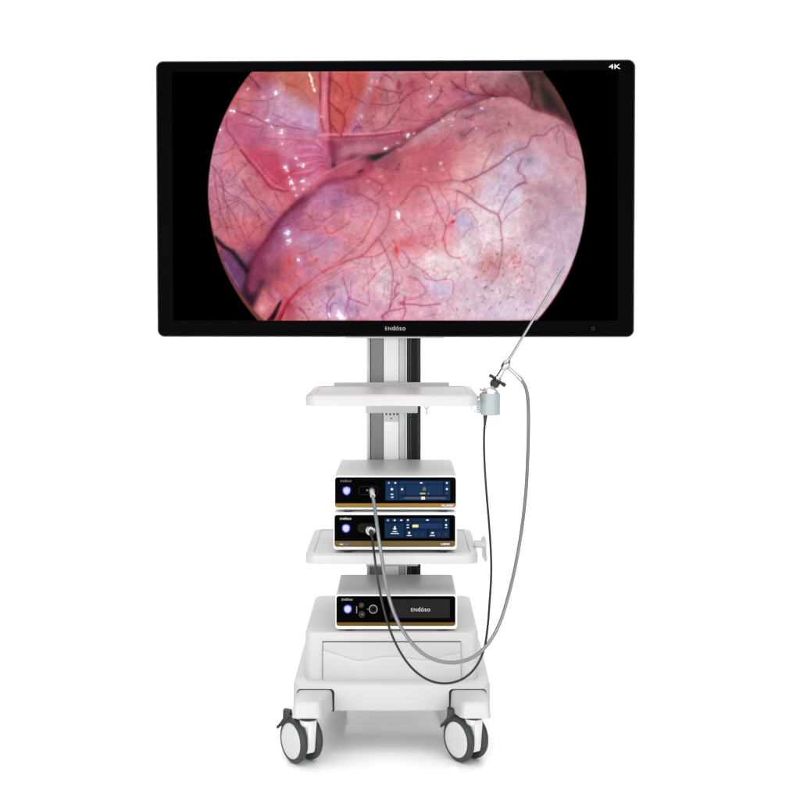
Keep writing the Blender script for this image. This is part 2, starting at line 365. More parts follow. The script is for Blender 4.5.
    # ---- soft colour patches
    for x, y, a, b, c, al in [(463, 222, 9, 7, (176, 168, 206), .75), (495, 190, 12, 12, (194, 184, 212), .6), (516, 196, 7, 9, (206, 200, 220), .7), (506, 168, 7, 6, (190, 176, 204), .6),
                              (529, 161, 4.5, 5, (124, 116, 146), .75), (536, 170, 7, 6, (186, 170, 196), .5), (331, 242, 7, 5, (172, 128, 172), .7), (317, 241, 6, 3, (162, 108, 158), .6),
                              (309, 273, 4, 4, (160, 106, 150), .5), (328, 288, 5, 3, (140, 104, 160), .6), (338, 300, 10, 6, (184, 150, 194), .6), (350, 308, 7, 5, (166, 128, 176), .5),
                              (440, 288, 9, 7, (198, 182, 216), .7), (383, 283, 8, 8, (204, 184, 198), .5), (300, 262, 6, 5, (196, 130, 166), .5), (454, 186, 4, 3, (236, 190, 200), .4),
                              (432, 262, 15, 10, (232, 210, 212), .75), (412, 308, 8, 5, (232, 184, 198), .6), (448, 268, 14, 9, (232, 208, 214), .6), (492, 232, 10, 10, (232, 208, 216), .6),
                              (384, 262, 8, 9, (232, 184, 190), .5), (363, 284, 8, 9, (230, 184, 190), .5), (497, 292, 5, 6, (222, 208, 216), .7), (506, 232, 6, 10, (222, 200, 210), .5),
                              (480, 306, 6, 14, (206, 180, 204), .5), (490, 262, 6, 12, (198, 120, 122), .55), (510, 258, 10, 10, (208, 142, 150), .6), (518, 270, 10, 8, (206, 148, 158), .5),
                              (533, 184, 7, 7, (206, 150, 150), .5), (545, 189, 10, 5, (168, 124, 142), .6), (524, 215, 7, 14, (196, 142, 146), .4), (536, 208, 8, 8, (166, 124, 146), .5),
                              (553, 190, 14, 6, (162, 118, 140), .45), (556, 232, 14, 10, (190, 160, 188), .5), (558, 166, 10, 8, (208, 164, 178), .6), (430, 140, 22, 5, (186, 112, 120), .5),
                              (420, 152, 16, 5, (186, 84, 98), .5), (466, 118, 8, 3, (148, 88, 104), .7), (483, 112, 12, 4, (138, 96, 110), .55), (472, 108, 12, 3, (140, 76, 96), .6),
                              (463, 136, 4, 5, (132, 62, 80), .65), (473, 133, 9, 4, (164, 124, 146), .6), (434, 129, 7, 3, (196, 154, 178), .7), (450, 109, 6, 3, (172, 114, 124), .6),
                              (489, 112, 8, 4, (172, 126, 138), .5), (478, 142, 12, 7, (208, 140, 142), .5), (446, 147, 14, 5, (196, 84, 100), .6), (452, 152, 8, 8, (206, 110, 114), .4),
                              (470, 97, 8, 4, (168, 120, 156), .7), (457, 88, 5, 3, (148, 54, 76), .6), (475, 88, 5, 8, (200, 132, 140), .5), (412, 83, 4, 2.5, (146, 58, 74), .5),
                              (430, 96, 4, 5, (206, 136, 152), .6), (424, 102, 10, 6, (206, 124, 132), .4), (406, 112, 8, 8, (204, 122, 132), .4), (399, 86, 2.5, 6, (138, 36, 54), .6),
                              (356, 130, 4, 4, (150, 90, 130), .6), (380, 116, 7, 5, (208, 128, 138), .5), (366, 128, 6, 4, (210, 128, 142), .5), (336, 100, 4, 5, (214, 110, 104), .5),
                              (337, 78, 5, 4, (216, 118, 122), .5), (296, 84, 9, 8, (200, 96, 78), .5), (249, 82, 5, 4, (140, 56, 66), .55), (256, 88, 6, 4, (150, 60, 78), .6),
                              (245, 96, 6, 6, (204, 120, 134), .5), (243, 110, 10, 4, (206, 124, 150), .5), (228, 102, 4, 4, (196, 84, 84), .6), (240, 132, 8, 8, (182, 84, 118), .4),
                              (252, 142, 9, 6, (178, 72, 108), .4), (222, 142, 6, 8, (198, 130, 150), .5), (232, 190, 9, 7, (204, 142, 164), .5), (246, 178, 6, 5, (208, 132, 146), .4),
                              (242, 172, 6, 6, (214, 124, 118), .4), (252, 232, 10, 8, (212, 112, 112), .5), (236, 224, 8, 8, (206, 112, 118), .4), (270, 212, 8, 7, (184, 108, 146), .5),
                              (222, 210, 8, 10, (180, 104, 130), .4), (286, 232, 5, 5, (168, 132, 190), .6), (288, 262, 7, 7, (208, 90, 98), .5), (296, 275, 10, 6, (214, 104, 112), .4),
                              (312, 262, 4, 3, (216, 100, 96), .5), (367, 228, 4, 8, (222, 122, 106), .5), (350, 222, 6, 5, (224, 140, 140), .4), (361, 206, 10, 5, (212, 148, 172), .5),
                              (377, 214, 6, 5, (206, 140, 170), .4), (392, 228, 4, 5, (214, 112, 108), .4), (402, 242, 6, 6, (214, 90, 100), .5), (396, 252, 4, 6, (206, 84, 90), .5),
                              (365, 266, 5, 3, (206, 120, 130), .5), (421, 166, 14, 6, (196, 86, 100), .45), (378, 176, 14, 9, (196, 96, 106), .45), (392, 166, 8, 5, (196, 92, 104), .4)]:
        blob(x, y, a, b, c, al)
    # ---- drawn vessels (points, width, colour, strength)
    R1 = (182, 52, 66); R2 = (168, 58, 84); P1 = (126, 52, 82); P2 = (140, 68, 104); K1 = (110, 44, 62)
    VES = [
     ([(249, 76), (255, 82), (260, 88)], 1.1, (80, 32, 44), .8), ([(227, 118), (227, 129), (236, 142), (241, 151), (250, 163)], .75, K1, .7),
     ([(242, 113), (250, 114.4), (254, 110.6)], .5, K1, .6), ([(236, 111), (252, 116), (262, 121), (270, 125), (286, 127), (302, 130)], .9, (130, 50, 76), .75),
     ([(241, 124), (257, 127), (263, 126), (258, 140)], .7, (140, 56, 90), .55), ([(236, 142), (230, 150), (214, 155)], .6, K1, .6),
     ([(280, 78), (286, 84), (300, 89), (312, 102)], .7, (150, 70, 60), .6), ([(238, 99), (250, 101), (268, 101)], .6, K1, .5),
     ([(268, 101), (268, 112), (262, 116)], .5, K1, .4), ([(287, 80), (287, 94)], .5, (150, 70, 70), .6), ([(262, 139), (280, 139), (300, 140)], .6, (150, 60, 100), .5),
     ([(330, 79.5), (337, 84), (343, 91), (342, 98)], .8, (144, 38, 46), .8), ([(329.5, 102.5), (337.5, 110.6), (343.8, 116), (344.4, 125), (341, 135)], 1.2, (140, 32, 42), .85),
     ([(348, 73), (348, 82), (352, 94), (350, 102)], .7, (160, 44, 48), .65), ([(348, 107), (344, 115)], .7, (150, 38, 46), .7), ([(336, 90), (334, 100), (340, 104)], .5, (160, 50, 56), .6),
     ([(331, 124), (336, 131), (342, 136)], 1.3, (130, 30, 44), .7), ([(352, 98), (360, 101), (364, 104)], .6, K1, .55), ([(375, 87.5), (387, 91), (402, 94)], 1.0, (116, 44, 60), .75),
     ([(380, 82), (385, 75), (394, 82)], .6, K1, .6), ([(372, 104.4), (387, 105.6), (396, 102.5)], .7, K1, .65), ([(375, 108), (376, 114), (371, 120), (373, 126)], .6, K1, .55),
     ([(384, 90), (380, 98)], .5, K1, .5), ([(386, 92), (388, 104), (386, 116)], .5, K1, .5), ([(400, 108), (392, 118), (388, 124)], .7, (96, 40, 62), .65), ([(394, 118), (384, 128), (372, 132)], .7, K1, .55),
     ([(353, 132), (358, 126), (362, 132)], .7, (110, 50, 90), .6), ([(355, 128), (362, 127)], .6, (110, 50, 90), .6),
     ([(400, 104), (405, 98), (412.5, 92.5), (422.5, 88)], 1.1, (136, 40, 58), .75), ([(423, 74), (430, 80), (437, 74)], .8, K1, .7), ([(430, 80), (430.5, 90), (430, 100)], .6, K1, .5),
     ([(441, 87.5), (440, 95), (435, 101), (428, 107.5)], .8, (122, 44, 66), .75), ([(451, 82), (459, 89), (472, 95)], 1.1, (104, 34, 56), .75), ([(465, 75), (465.6, 87), (472, 95)], .7, (112, 38, 56), .7),
     ([(480, 87), (486, 94), (496, 97.5)], 1.2, (88, 34, 46), .8), ([(472, 95), (484, 96), (496, 97.5)], 1.4, (96, 38, 60), .7), ([(462, 98), (470, 95), (478, 99)], .9, (112, 60, 100), .7),
     ([(455, 117), (457, 113), (463, 108.5)], .7, K1, .7), ([(400, 119), (416, 121), (432, 120), (440, 118)], .8, (160, 60, 80), .6), ([(402, 126), (420, 127)], .6, (160, 60, 80), .4),
     ([(435, 107), (442, 106)], .6, (140, 44, 64), .7), ([(410, 100), (412, 108), (416, 112)], .5, K1, .5), ([(404, 88), (398, 100)], .5, K1, .5), ([(444, 93), (436, 90)], .5, K1, .5),
     ([(432, 150), (444, 141), (452, 132)], .8, (160, 70, 88), .6), ([(466, 119), (474, 115)], .9, (110, 58, 74), .8), ([(465, 136), (472, 129), (478, 127)], .8, (110, 56, 76), .75),
     ([(486, 138), (492, 134), (500, 131)], .8, (160, 66, 80), .6), ([(460, 149), (468, 144), (476, 142)], .6, (160, 70, 90), .6), ([(440, 145), (448, 138)], .7, (160, 60, 78), .55),
     ([(505, 86), (512, 92), (518, 98)], .9, (112, 48, 66), .6), ([(518, 88), (527, 97)], .6, K1, .6), ([(510, 74), (520, 78), (526, 88)], .7, (190, 130, 140), .6),
     ([(522, 73), (529, 86), (531, 97.5), (529, 106)], 1.3, (58, 34, 48), .9), ([(533, 90), (531, 84), (536, 80)], .7, (58, 34, 48), .7),
     ([(507, 157), (516, 151), (525, 148), (529, 142), (530.5, 137.5), (536, 136), (542.5, 135.8), (549, 131), (555, 127), (562.5, 126), (570, 131), (577, 140)], .95, (132, 68, 94), .85),
     ([(555, 124), (558, 131), (555, 136), (557, 147)], .55, P2, .7), ([(558, 131), (563, 134), (565, 146), (567, 155), (575, 159), (577, 162)], .7, P2, .75), ([(574, 157), (580, 162), (583, 170)], .6, P2, .6),
     ([(564, 128), (570, 134), (576, 138)], 1.6, (138, 66, 88), .7), ([(512, 157), (514, 148), (520, 140)], .5, (180, 100, 116), .5), ([(505, 128), (508, 136)], .5, (150, 60, 70), .6),
     # left wall
     ([(212, 165), (219, 176), (223, 185), (224, 199), (232, 212), (241, 229), (246, 241)], .65, P1, .75), ([(214, 170), (216, 190), (220, 209), (225, 225), (229, 238)], .5, P1, .6),
     ([(242, 180), (250, 192), (259, 204), (270, 219)], .75, P1, .75), ([(221, 187), (230, 194), (241, 199), (252, 210), (265, 223)], .65, P1, .7), ([(211, 215), (217, 210), (227, 206), (238, 200)], .55, P1, .65),
     ([(227, 206), (231, 225), (238, 240)], .5, P1, .6), ([(236, 174), (232, 161)], .5, P1, .6), ([(247, 163), (240, 170), (236, 175), (230, 182)], .55, P1, .6), ([(275, 193), (282, 206)], .7, P1, .6),
     ([(248, 238), (255, 229), (265, 223), (276, 216)], .65, (150, 50, 66), .65), ([(262, 201), (270, 212), (278, 218)], .7, P1, .55), ([(220, 173), (223, 166), (230, 158)], .5, P1, .55),
     ([(213, 196), (220, 205), (218, 222), (226, 232)], .45, P1, .5), ([(214, 230), (222, 226), (236, 228), (246, 222)], .45, P1, .5), ([(232, 196), (244, 206), (243, 222), (250, 240)], .45, P1, .5),
     ([(243, 195), (256, 198), (268, 206), (275, 214)], .5, P1, .5), ([(224, 200), (236, 198), (246, 186)], .45, P1, .45), ([(258, 214), (262, 230), (258, 238)], .5, (150, 50, 66), .5),
     # centre
     ([(365, 175), (372.5, 180), (382, 185), (381, 191), (375, 196)], .75, (150, 44, 58), .75), ([(382, 185), (390, 181), (387, 177)], .55, (150, 50, 64), .65),
     ([(358, 193.5), (366, 197), (375, 202.5), (378, 205), (377.5, 212), (373, 222), (368, 232), (362, 241)], .9, (160, 56, 76), .7), ([(375, 166), (386, 168), (398, 170)], .7, R2, .6),
     ([(342, 207), (354, 205), (368, 200)], .55, R2, .55), ([(386, 204), (392, 210), (400, 206)], .8, R2, .7), ([(390, 211), (387.5, 225), (382, 233), (377, 240)], .95, (178, 60, 74), .7),
     ([(300, 215), (306, 213), (312, 219), (320, 220), (329, 217), (334, 212)], .7, (166, 58, 82), .65), ([(324, 226), (329, 233), (338, 230), (350, 221)], .7, R1, .6), ([(300, 230), (312, 229), (320, 225)], .8, (176, 54, 70), .6),
     ([(353, 208), (351, 216), (360, 217)], .55, R2, .55), ([(366, 156), (384, 168), (392, 169)], .6, R2, .4), ([(360, 229), (366, 222), (371, 216)], .7, (206, 80, 76), .5),
     ([(400, 205), (406, 197.5), (411, 189.5), (416, 186.4), (421, 185.6), (427.5, 188), (432.5, 199), (437.5, 210), (441, 218), (446, 226)], 1.15, (186, 58, 76), .85),
     ([(446, 226), (444, 234), (442, 241)], 1.1, (182, 52, 70), .85), ([(420, 179), (430, 182), (439, 182.5), (450, 180.6), (462, 182), (470, 186), (474, 194)], .85, (176, 70, 88), .75),
     ([(421, 186), (421, 179), (417, 174)], .6, R2, .6), ([(410, 193), (404, 188), (412, 182)], .7, (200, 84, 94), .6),
     ([(463, 181.5), (472.5, 178.5), (482.5, 173.5), (492.5, 167.5), (500, 163), (508, 156)], 1.45, (122, 54, 80), .88), ([(481, 173), (484, 165), (489, 156), (492, 150)], .75, (150, 66, 84), .7),
     ([(457.5, 191), (467.5, 196.5), (477.5, 204), (487.5, 210), (497, 214.5), (500, 222)], 1.35, (140, 62, 92), .88), ([(446, 190), (452, 189.5), (458, 191.5)], .8, (190, 90, 110), .6),
     ([(437.5, 183), (441, 192.5), (447.5, 202.5), (449.5, 210), (454, 214.5)], .75, (186, 76, 96), .75), ([(457, 191), (456, 205), (454.5, 213), (448, 221)], .7, (180, 80, 104), .65),
     ([(455, 214), (462, 208.5), (468, 210), (478, 223)], .55, (150, 80, 104), .65), ([(480, 204), (480.5, 211), (478.5, 213)], .8, (200, 110, 140), .6), ([(462, 237.5), (470, 228)], .55, (110, 90, 140), .6),
     ([(430, 228), (434, 216), (436, 211)], .55, (200, 90, 110), .6), ([(429, 227), (434, 238), (436, 246)], .6, (190, 80, 100), .6), ([(447, 169), (450, 176), (451, 181)], .7, (180, 70, 84), .6),
     ([(401, 219), (407, 225), (412, 230), (410, 238), (406, 244)], .65, (190, 70, 92), .6), ([(410, 197), (414, 200), (414, 215), (411, 222)], .45, (200, 100, 120), .6), ([(424, 214), (428, 206), (431, 201)], .4, (200, 100, 120), .6),
     ([(436, 202), (436, 196), (444, 195)], .5, (190, 90, 110), .55), ([(449, 214), (446, 222)], .9, (190, 60, 80), .7), ([(420, 200), (424, 207), (421, 216)], .4, (200, 100, 120), .5),
     ([(459, 168), (468, 172), (474, 176)], .4, (190, 100, 120), .5), ([(474, 180), (480, 190), (477, 200)], .4, (190, 110, 130), .5),
     ([(521, 160), (517, 171), (523, 176), (524, 182), (516, 186), (507.5, 195), (503, 204), (498, 214)], .85, (140, 70, 104), .8), ([(526, 183), (520, 184), (515, 187)], .7, (130, 66, 98), .8),
     ([(529, 204), (529, 200), (525, 201), (519, 206.5), (507.5, 215), (501, 224)], .7, (150, 90, 122), .8), ([(500, 221), (500.5, 232), (502, 240), (501.5, 252), (500, 262), (497, 274), (491, 284)], .85, (150, 72, 98), .75),
     ([(497, 168), (498, 180), (500, 190)], .5, (150, 110, 150), .5), ([(493, 197), (494, 203), (490, 206)], .5, (170, 110, 130), .5), ([(575, 178), (578, 195), (579, 208)], .9, (160, 106, 118), .6),
     ([(544, 195), (548, 205), (547, 212)], .7, (150, 90, 120), .5), ([(557, 205), (566, 203), (572, 214)], .6, (150, 100, 130), .45), ([(559, 232), (562, 242), (564, 254)], .5, (150, 90, 120), .5),
     # lower middle
     ([(376, 240), (367.5, 250), (361, 256), (347.5, 260.6), (334, 266.5), (321, 273), (307.5, 283), (300, 289)], 1.45, (190, 62, 76), .8), ([(364, 240), (352.5, 250), (337.5, 262), (322, 271)], 1.05, (196, 72, 84), .7),
     ([(361, 256), (372.5, 256.5), (382.5, 252.5), (391, 244)], .8, (186, 66, 84), .75), ([(380, 240), (386, 253), (392.5, 271), (391.5, 290), (391, 298), (389, 309)], .75, (160, 56, 92), .8),
     ([(372, 257), (371, 265), (375, 274), (365, 286), (362, 291)], .7, (196, 80, 94), .7), ([(300, 300), (312, 286), (329, 279), (341, 271), (358, 267)], .7, (190, 84, 110), .7), ([(300, 294), (314, 282), (330, 274), (345, 264)], .6, (190, 80, 104), .6),
     ([(342.5, 278), (347.5, 292.5), (348, 300), (344, 315)], .8, (160, 62, 110), .8), ([(348, 298), (357, 301), (367, 305)], .85, (160, 60, 100), .8), ([(351, 281), (350, 296), (348, 310)], .5, (176, 80, 120), .7),
     ([(334, 293), (328, 302), (327, 312), (329, 322)], .8, (130, 50, 110), .75), ([(330, 314), (330.5, 306), (333, 303), (337, 303)], .7, (140, 50, 110), .8), ([(382, 316), (388, 311.5), (394, 310), (404, 308)], 1.3, (150, 46, 92), .8),
     ([(398, 283), (395, 288), (394.5, 294)], 1.4, (140, 46, 84), .75), ([(398, 293), (393, 299), (389, 309)], 1.1, (150, 50, 90), .8), ([(382, 316), (384, 322)], 1.1, (150, 50, 90), .7),
     ([(347, 312), (350, 319), (358, 315), (357, 310)], .7, (140, 60, 110), .6), ([(310, 292), (309, 298), (313, 304)], .6, (160, 70, 110), .6), ([(299, 308), (305, 314), (309, 321)], .9, (140, 36, 60), .7),
     ([(393, 240), (396, 246), (397, 252)], 1.0, (206, 62, 74), .8), ([(315, 260), (317.5, 258.5), (316, 262)], 1.2, (196, 60, 66), .7), ([(300, 253.5), (310, 250), (320, 245), (328, 238)], .7, (176, 66, 92), .7),
     ([(310, 240), (309.5, 250), (312, 258)], .5, R2, .5), ([(387, 262), (380, 270), (372, 278)], .5, R2, .5), ([(396, 255), (400, 264), (404, 268)], .6, R2, .5), ([(385, 284), (384, 296), (391, 299)], .5, (160, 90, 130), .5),
     ([(369, 303), (368, 280), (366, 268)], .4, R2, .5), ([(321, 300), (332, 312)], .5, R2, .4), ([(285, 250), (290, 258), (288, 266)], .5, (170, 56, 70), .6), ([(266, 290), (275, 300)], .6, (150, 50, 60), .6),
     # lower right
     ([(444, 238), (446, 251), (452.5, 257), (460, 257.5), (466, 255)], .8, (186, 74, 96), .8), ([(458, 258), (462, 262), (463, 266)], .5, (190, 90, 110), .7),
     ([(402, 250), (409, 259), (409, 262), (422.5, 270), (429, 276.5), (436, 280.5), (444, 279), (451, 279.5), (453.5, 284), (452.5, 294)], .7, (176, 76, 112), .8), ([(409, 262), (406, 267), (400, 268)], .6, (170, 70, 104), .7),
     ([(422, 270), (426, 278), (436, 281)], .6, (180, 80, 110), .7), ([(444, 279), (448, 275)], .5, (180, 80, 110), .7), ([(410, 276.5), (418, 280), (424, 287), (425, 292), (421, 295)], 1.7, (192, 80, 112), .75),
     ([(400, 304), (412, 304), (424, 305.4), (432, 304.3), (439.5, 304)], .95, (146, 44, 88), .85), ([(405, 297), (403.5, 303), (405.5, 311), (401, 321)], 1.0, (160, 44, 80), .85), ([(400, 302), (404, 302)], 1.6, (180, 50, 90), .8),
     ([(406, 300), (416, 297.5), (422, 296)], .5, (176, 70, 110), .7), ([(421, 241), (430, 249), (436, 241)], .7, (196, 86, 104), .7), ([(400, 244), (412, 245), (416, 240)], .6, (196, 76, 96), .6),
     ([(424, 317), (434, 314)], .5, (180, 90, 120), .6), ([(400, 283), (402, 280), (401, 275)], .9, (176, 70, 110), .6), ([(534, 262), (534.5, 280), (535, 300)], .5, (170, 120, 150), .55), ([(528, 264), (534, 267)], .5, (150, 70, 90), .6),
     ([(521, 320), (526, 310), (532, 309)], .5, (160, 120, 150), .5), ([(488, 288), (489, 296), (490, 303)], .9, (160, 130, 160), .5), ([(491, 262), (496, 268), (490, 282)], .5, (150, 60, 80), .6)]
    for p, w, c, al in VES:
        stroke(p, w*1.9, c, al*.2, .35, .12); stroke(p, w*.6, c, al*.62, .5, .1)
    # ---- fine capillaries: short branching walks, in the tint of the place
    def walk(x, y, a, n, w, col, al, turn, depth=0):
        pts = [(x, y)]
        for i in range(n):
            a += rg.randn()*turn; x += math.cos(a)*1.7; y += math.sin(a)*1.7; pts.append((x, y))
            if depth < 2 and rg.rand() < .13:
                walk(x, y, a+rg.choice([-1, 1])*(.5+rg.rand()*.7), max(3, n//2), w*.75, col, al*.9, turn, depth+1)
        stroke(pts, w, col, al, .6, .12, 3)
    zones = [  # x0,x1,y0,y1,count,angle,spread,colour,strength
        (208, 262, 150, 240, 60, .95, .5, P1, .5), (208, 262, 165, 250, 26, -.35, .5, P1, .42), (255, 285, 200, 240, 26, 1.0, 1.5, (120, 40, 80), .5),
        (225, 300, 80, 140, 40, .4, 1.2, (140, 60, 96), .4), (333, 362, 74, 132, 22, 1.6, 1, (150, 40, 46), .42), (362, 402, 74, 132, 46, 1, 3, (126, 46, 66), .5),
        (402, 500, 74, 128, 60, .4, 3, (126, 44, 66), .42), (300, 400, 180, 320, 100, -.7, 3, (176, 60, 84), .42), (400, 470, 180, 320, 100, 1.4, 3, (190, 70, 96), .42),
        (460, 530, 160, 300, 46, 1, 3, (170, 90, 120), .32), (500, 580, 100, 320, 40, 1.3, 3, (160, 90, 120), .26), (270, 310, 240, 320, 36, -.5, 3, (170, 50, 66), .45),
        (290, 345, 200, 280, 30, -.4, 1.5, (150, 60, 110), .4), (222, 245, 256, 286, 14, 1, 1, (70, 30, 66), .5), (420, 520, 100, 160, 40, -.5, .6, (150, 66, 84), .32), (395, 440, 150, 180, 26, -.35, .4, (160, 50, 70), .35)]
    for x0, x1, y0, y1, n, a, sp, col, al in zones:
        for k in range(n):
            c = np.array(col)+rg.randn(3)*10
            walk(x0+(x1-x0)*rg.rand(), y0+(y1-y0)*rg.rand(), a+rg.uniform(-sp, sp), rg.randint(5, 14), .26+.2*rg.rand(), c, al*(.15+.36*rg.rand()), .2)
    # reticular texture: thin dark net from the ridges of smooth noise
    n1 = band(1.3, 6); net = np.exp(-(n1/.22)**2); n2 = band(6, 25)
    net = blur(net, .25)*np.clip(.5+.5*n2, 0, 1)
    zone = np.clip((360-np.abs(X-330))/160, 0, 1)*(Y > 175)+(X < 270)*.6+((X > 365) & (Y < 130))*.7
    zone = np.clip(blur(zone.astype(float), 6), 0, 1)*(X < 500)
    img *= 1-(net*zone*.15)[..., None]*np.array([.35, 1.1, .8])
    # speckles and streaks
    for k in range(46):
        x, y = (rg.uniform(476, 534), rg.uniform(238, 312)); 
        stroke([(x, y), (x+rg.uniform(-1, 1.6), y+rg.uniform(-2.6, 1))], .32+.3*rg.rand(), (140, 66, 70), .55, .5)
    for x, y, r in [(485, 287, 1.7), (487, 286, 1.2), (497, 254, 1.4), (484, 271, 1.2), (476, 277, 1.5), (503, 275, 1.4), (513, 263, 1), (515, 267, 1.2), (519, 262, 1.4), (521, 276, 1.2), (457, 309, 1.2), (469, 310, 1.3), (467, 299, 1), (529, 290.5, .9), (508, 125, 2.2), (511, 126, 1.2), (523, 193, .9), (558, 275.5, .8), (557, 269, .8), (526, 302, .8), (320, 307, 1), (318, 311, .8), (309, 309, 1), (302, 318, 1.2), (340, 301, .8), (398, 169, 1.6), (399, 165, 2), (396, 169, 1.1), (484, 250, 1), (490, 262, 1), (524, 241, .9)]:
        blob(x, y, r*.8, r*.42, (122, 46, 56), .8, -1+rg.randn()*.5); blob(x+rg.randn()*r*.6, y+rg.randn()*r*.6, r*.5, r*.3, (130, 50, 60), .6, rg.rand()*3)
    blob(452.5, 221.5, 2.6, 1.8, (190, 34, 44), .95, -.7); blob(450, 225, 3.4, 2, (206, 70, 84), .5, -.8); blob(396, 249, 1.6, 2.4, (200, 54, 60), .8)
    for k in range(60):                             # pale and dark streaks lower right
        x, y = rg.uniform(465, 540), rg.uniform(255, 322); L = rg.uniform(4, 13)
        stroke([(x, y), (x-L*.35, y+L*.5), (x-L*.6, y+L)], .8, (222, 208, 220) if rg.rand() < .6 else (172, 132, 160), .24, .5)
    for k in range(26):
        x, y = rg.uniform(478, 502), rg.uniform(240, 275); L = rg.uniform(4, 9)
        stroke([(x, y), (x-L*.4, y+L)], .6, (176, 92, 92), .3, .5)
    # ---- grain of the tissue
    wl = blur(np.clip((X-300)/190, 0, 1)*np.clip((Y-120)/80, 0, 1), 12)[..., None]
    img[:] = 255*(np.clip(img, 0, 255)/255)**(np.array([.90, .97, .95])*(1-wl)+np.array([.78, .80, .81])*wl)
    lum = img@np.array([.3, .59, .11]); img[:] = img+.09*(lum[..., None]*np.array([1.22, .88, .96])-img)
    img *= 1+(band(.4, 1.2)*.012+band(1.2, 5)*.017+band(4, 14)*.018)[..., None]*np.array([.95, 1.1, 1.06])
    img += (band(2, 10)*1.0)[..., None]*np.array([1.2, -1, -.2])
    # flow streaks along the forms, then local contrast
    st = rg.randn(H, W)
    def lic(ax, ay, n=9):
        return sum(np.roll(np.roll(st, int(round(k*ay*SS*.6)), 0), int(round(k*ax*SS*.6)), 1) for k in range(-n, n+1))
    s1 = lic(.85, -.5); s2 = lic(.75, .6); s3 = lic(-.45, .9)
    mixa = np.clip(blur(((X < 262) & (Y > 140)).astype(float), 5), 0, 1); mixb = np.clip(blur((X > 455).astype(float)*(Y > 150), 8), 0, 1)
    fl = s1*(1-mixa)*(1-mixb)+s2*mixa+s3*mixb; fl = blur(fl, .35); fl = (fl-blur(fl, 5)); fl /= fl.std()
    img *= 1+(fl*.010)[..., None]*np.array([.6, 1.2, 1.0])
    img[:] = np.clip(img+.1*(img-blur(img, 3))+.2*(img-blur(img, 14)), 0, 255)
    img[:] = blur(img, .42)
    # ---- wet highlights
    def glint(x, y, r, n=5, ang=0., el=1.0, al=1.0):
        blob(x, y, r*2.2, r*2.2, (238, 214, 236), .4*al)
        for k in range(n):
            q = rg.randn()*r*.6*el; s = rg.randn()*r*.5
            xx = x+q*math.cos(ang)-s*math.sin(ang); yy = y+q*math.sin(ang)+s*math.cos(ang)
            blob(xx, yy, r*(.35+.35*rg.rand()), r*(.28+.2*rg.rand()), (255, 255, 255), min(1, al), ang+rg.randn()*.4)
    for g in [(275.5, 93, 1.9, 7, -.6, 1), (248.5, 89, 1.2, 4, 0, 1, .6), (233, 110.5, 1.8, 7, .45, 1.6), (220, 130, 1.4, 5, 1.4, 1.4, .8), (281.5, 132, 1.8, 7, .7, 1), (272, 127, 1.1, 4, .4, 1.3, .8),
              (268, 120, 1.6, 5, -.5, 1.6, .7), (250, 121, 1.2, 4, .1, 2, .5), (264, 98, 1.2, 4, -.2, 2, .5), (279, 102, 1, 3, 0, 1, .6), (282, 144, 1, 4, 1.3, 2, .6), (216, 139, .8, 3, 1.2, 1.5, .5),
              (285, 166.5, 1.8, 7, .2, 1), (287, 171, 1.2, 4, 1, 1, .8), (290.5, 182, 1.9, 8, .9, 1.8), (294, 188.5, 1.3, 4, .4, 1), (303, 165, 1.7, 6, 1.1, 1.5), (303.5, 181.5, 1.6, 5, .3, 1),
              (296, 157.5, 1.2, 4, 0, 1), (289, 177, .8, 3, 1.5, 1.3, .8), (296.5, 195, .9, 3, 1, 1, .9), (309, 184, .8, 3, 0, 1, .7), (303, 189, .9, 3, 0, 1, .8), (298, 165, 1, 3, 1.4, 1.4, .6),
              (287.5, 232.5, 2, 8, -.9, 1.3), (289, 240.5, 1.9, 7, -.5, 1), (298.5, 259, 1.6, 5, -.6, 1.2, .9), (398, 213, 2.3, 8, 1.4, 1), (340.5, 315.5, 3, 14, .2, 1.4), (338, 311, 1.6, 5, .9, 1), (329, 315, 1.5, 5, 1.5, 1.6),
              (385.5, 148.5, 1.3, 4, 0, 1), (408, 135.5, 1.7, 6, -.3, 1), (414, 133.5, 1, 3, 0, 1, .7), (430.5, 97, 1.5, 4, 1.5, 1), (431.5, 83, 1.1, 3, 1.2, 1.5, .8), (443, 121, 1, 3, -.3, 1, .9), (450, 120, 1.4, 6, .1, 3, .45),
              (482, 109, 1.1, 3, 0, 1, .9), (492.5, 99.5, .8, 3, 0, 1, .7), (475.5, 128.5, .8, 3, 1.4, 1, .9), (452, 126, .8, 4, 0, 2, .5), (469, 73, 1.2, 4, 0, 2, .6), (440.5, 163.5, 1.1, 4, -.3, 1, .9), (442, 169, .9, 3, .5, 1.4, .6),
              (424, 169.7, 1.1, 4, .2, 2, .6), (381, 176.5, .8, 3, 0, 1.5, .6), (391, 193.5, .8, 2, 0, 1, .5), (368, 181, .9, 4, 0, 2, .4), (507.5, 158.5, 1.1, 4, -.5, 1.6, .8), (496.5, 161, .8, 2, 0, 1, .5), (398, 143, .9, 3, 0, 1, .7),
              (377.5, 82, .8, 3, 0, 1, .7), (372, 81.5, .8, 2, 0, 1, .7), (361, 117, 1.8, 6, 0, 1, .35), (370, 90, 1.8, 7, 1, 1.5, .25), (321, 117, .9, 3, 1.2, 1, .7), (367.5, 193, .6, 2, 0, 1, .4), (472, 87, .7, 2, 0, 1, .5)]:
        glint(*g)
    for k in range(60):
        t = rg.rand(); blob(374-20*t+rg.randn()*3, 76+46*t+rg.randn()*3, .5, .5, (240, 206, 216), .5*rg.rand())
    for k in range(26):
        t = rg.rand(); blob(310+5.5*t+rg.randn()*.4, 74+20*t+rg.randn()*.5, .5+.5*rg.rand(), .8+.7*rg.rand(), (255, 250, 252), .75)
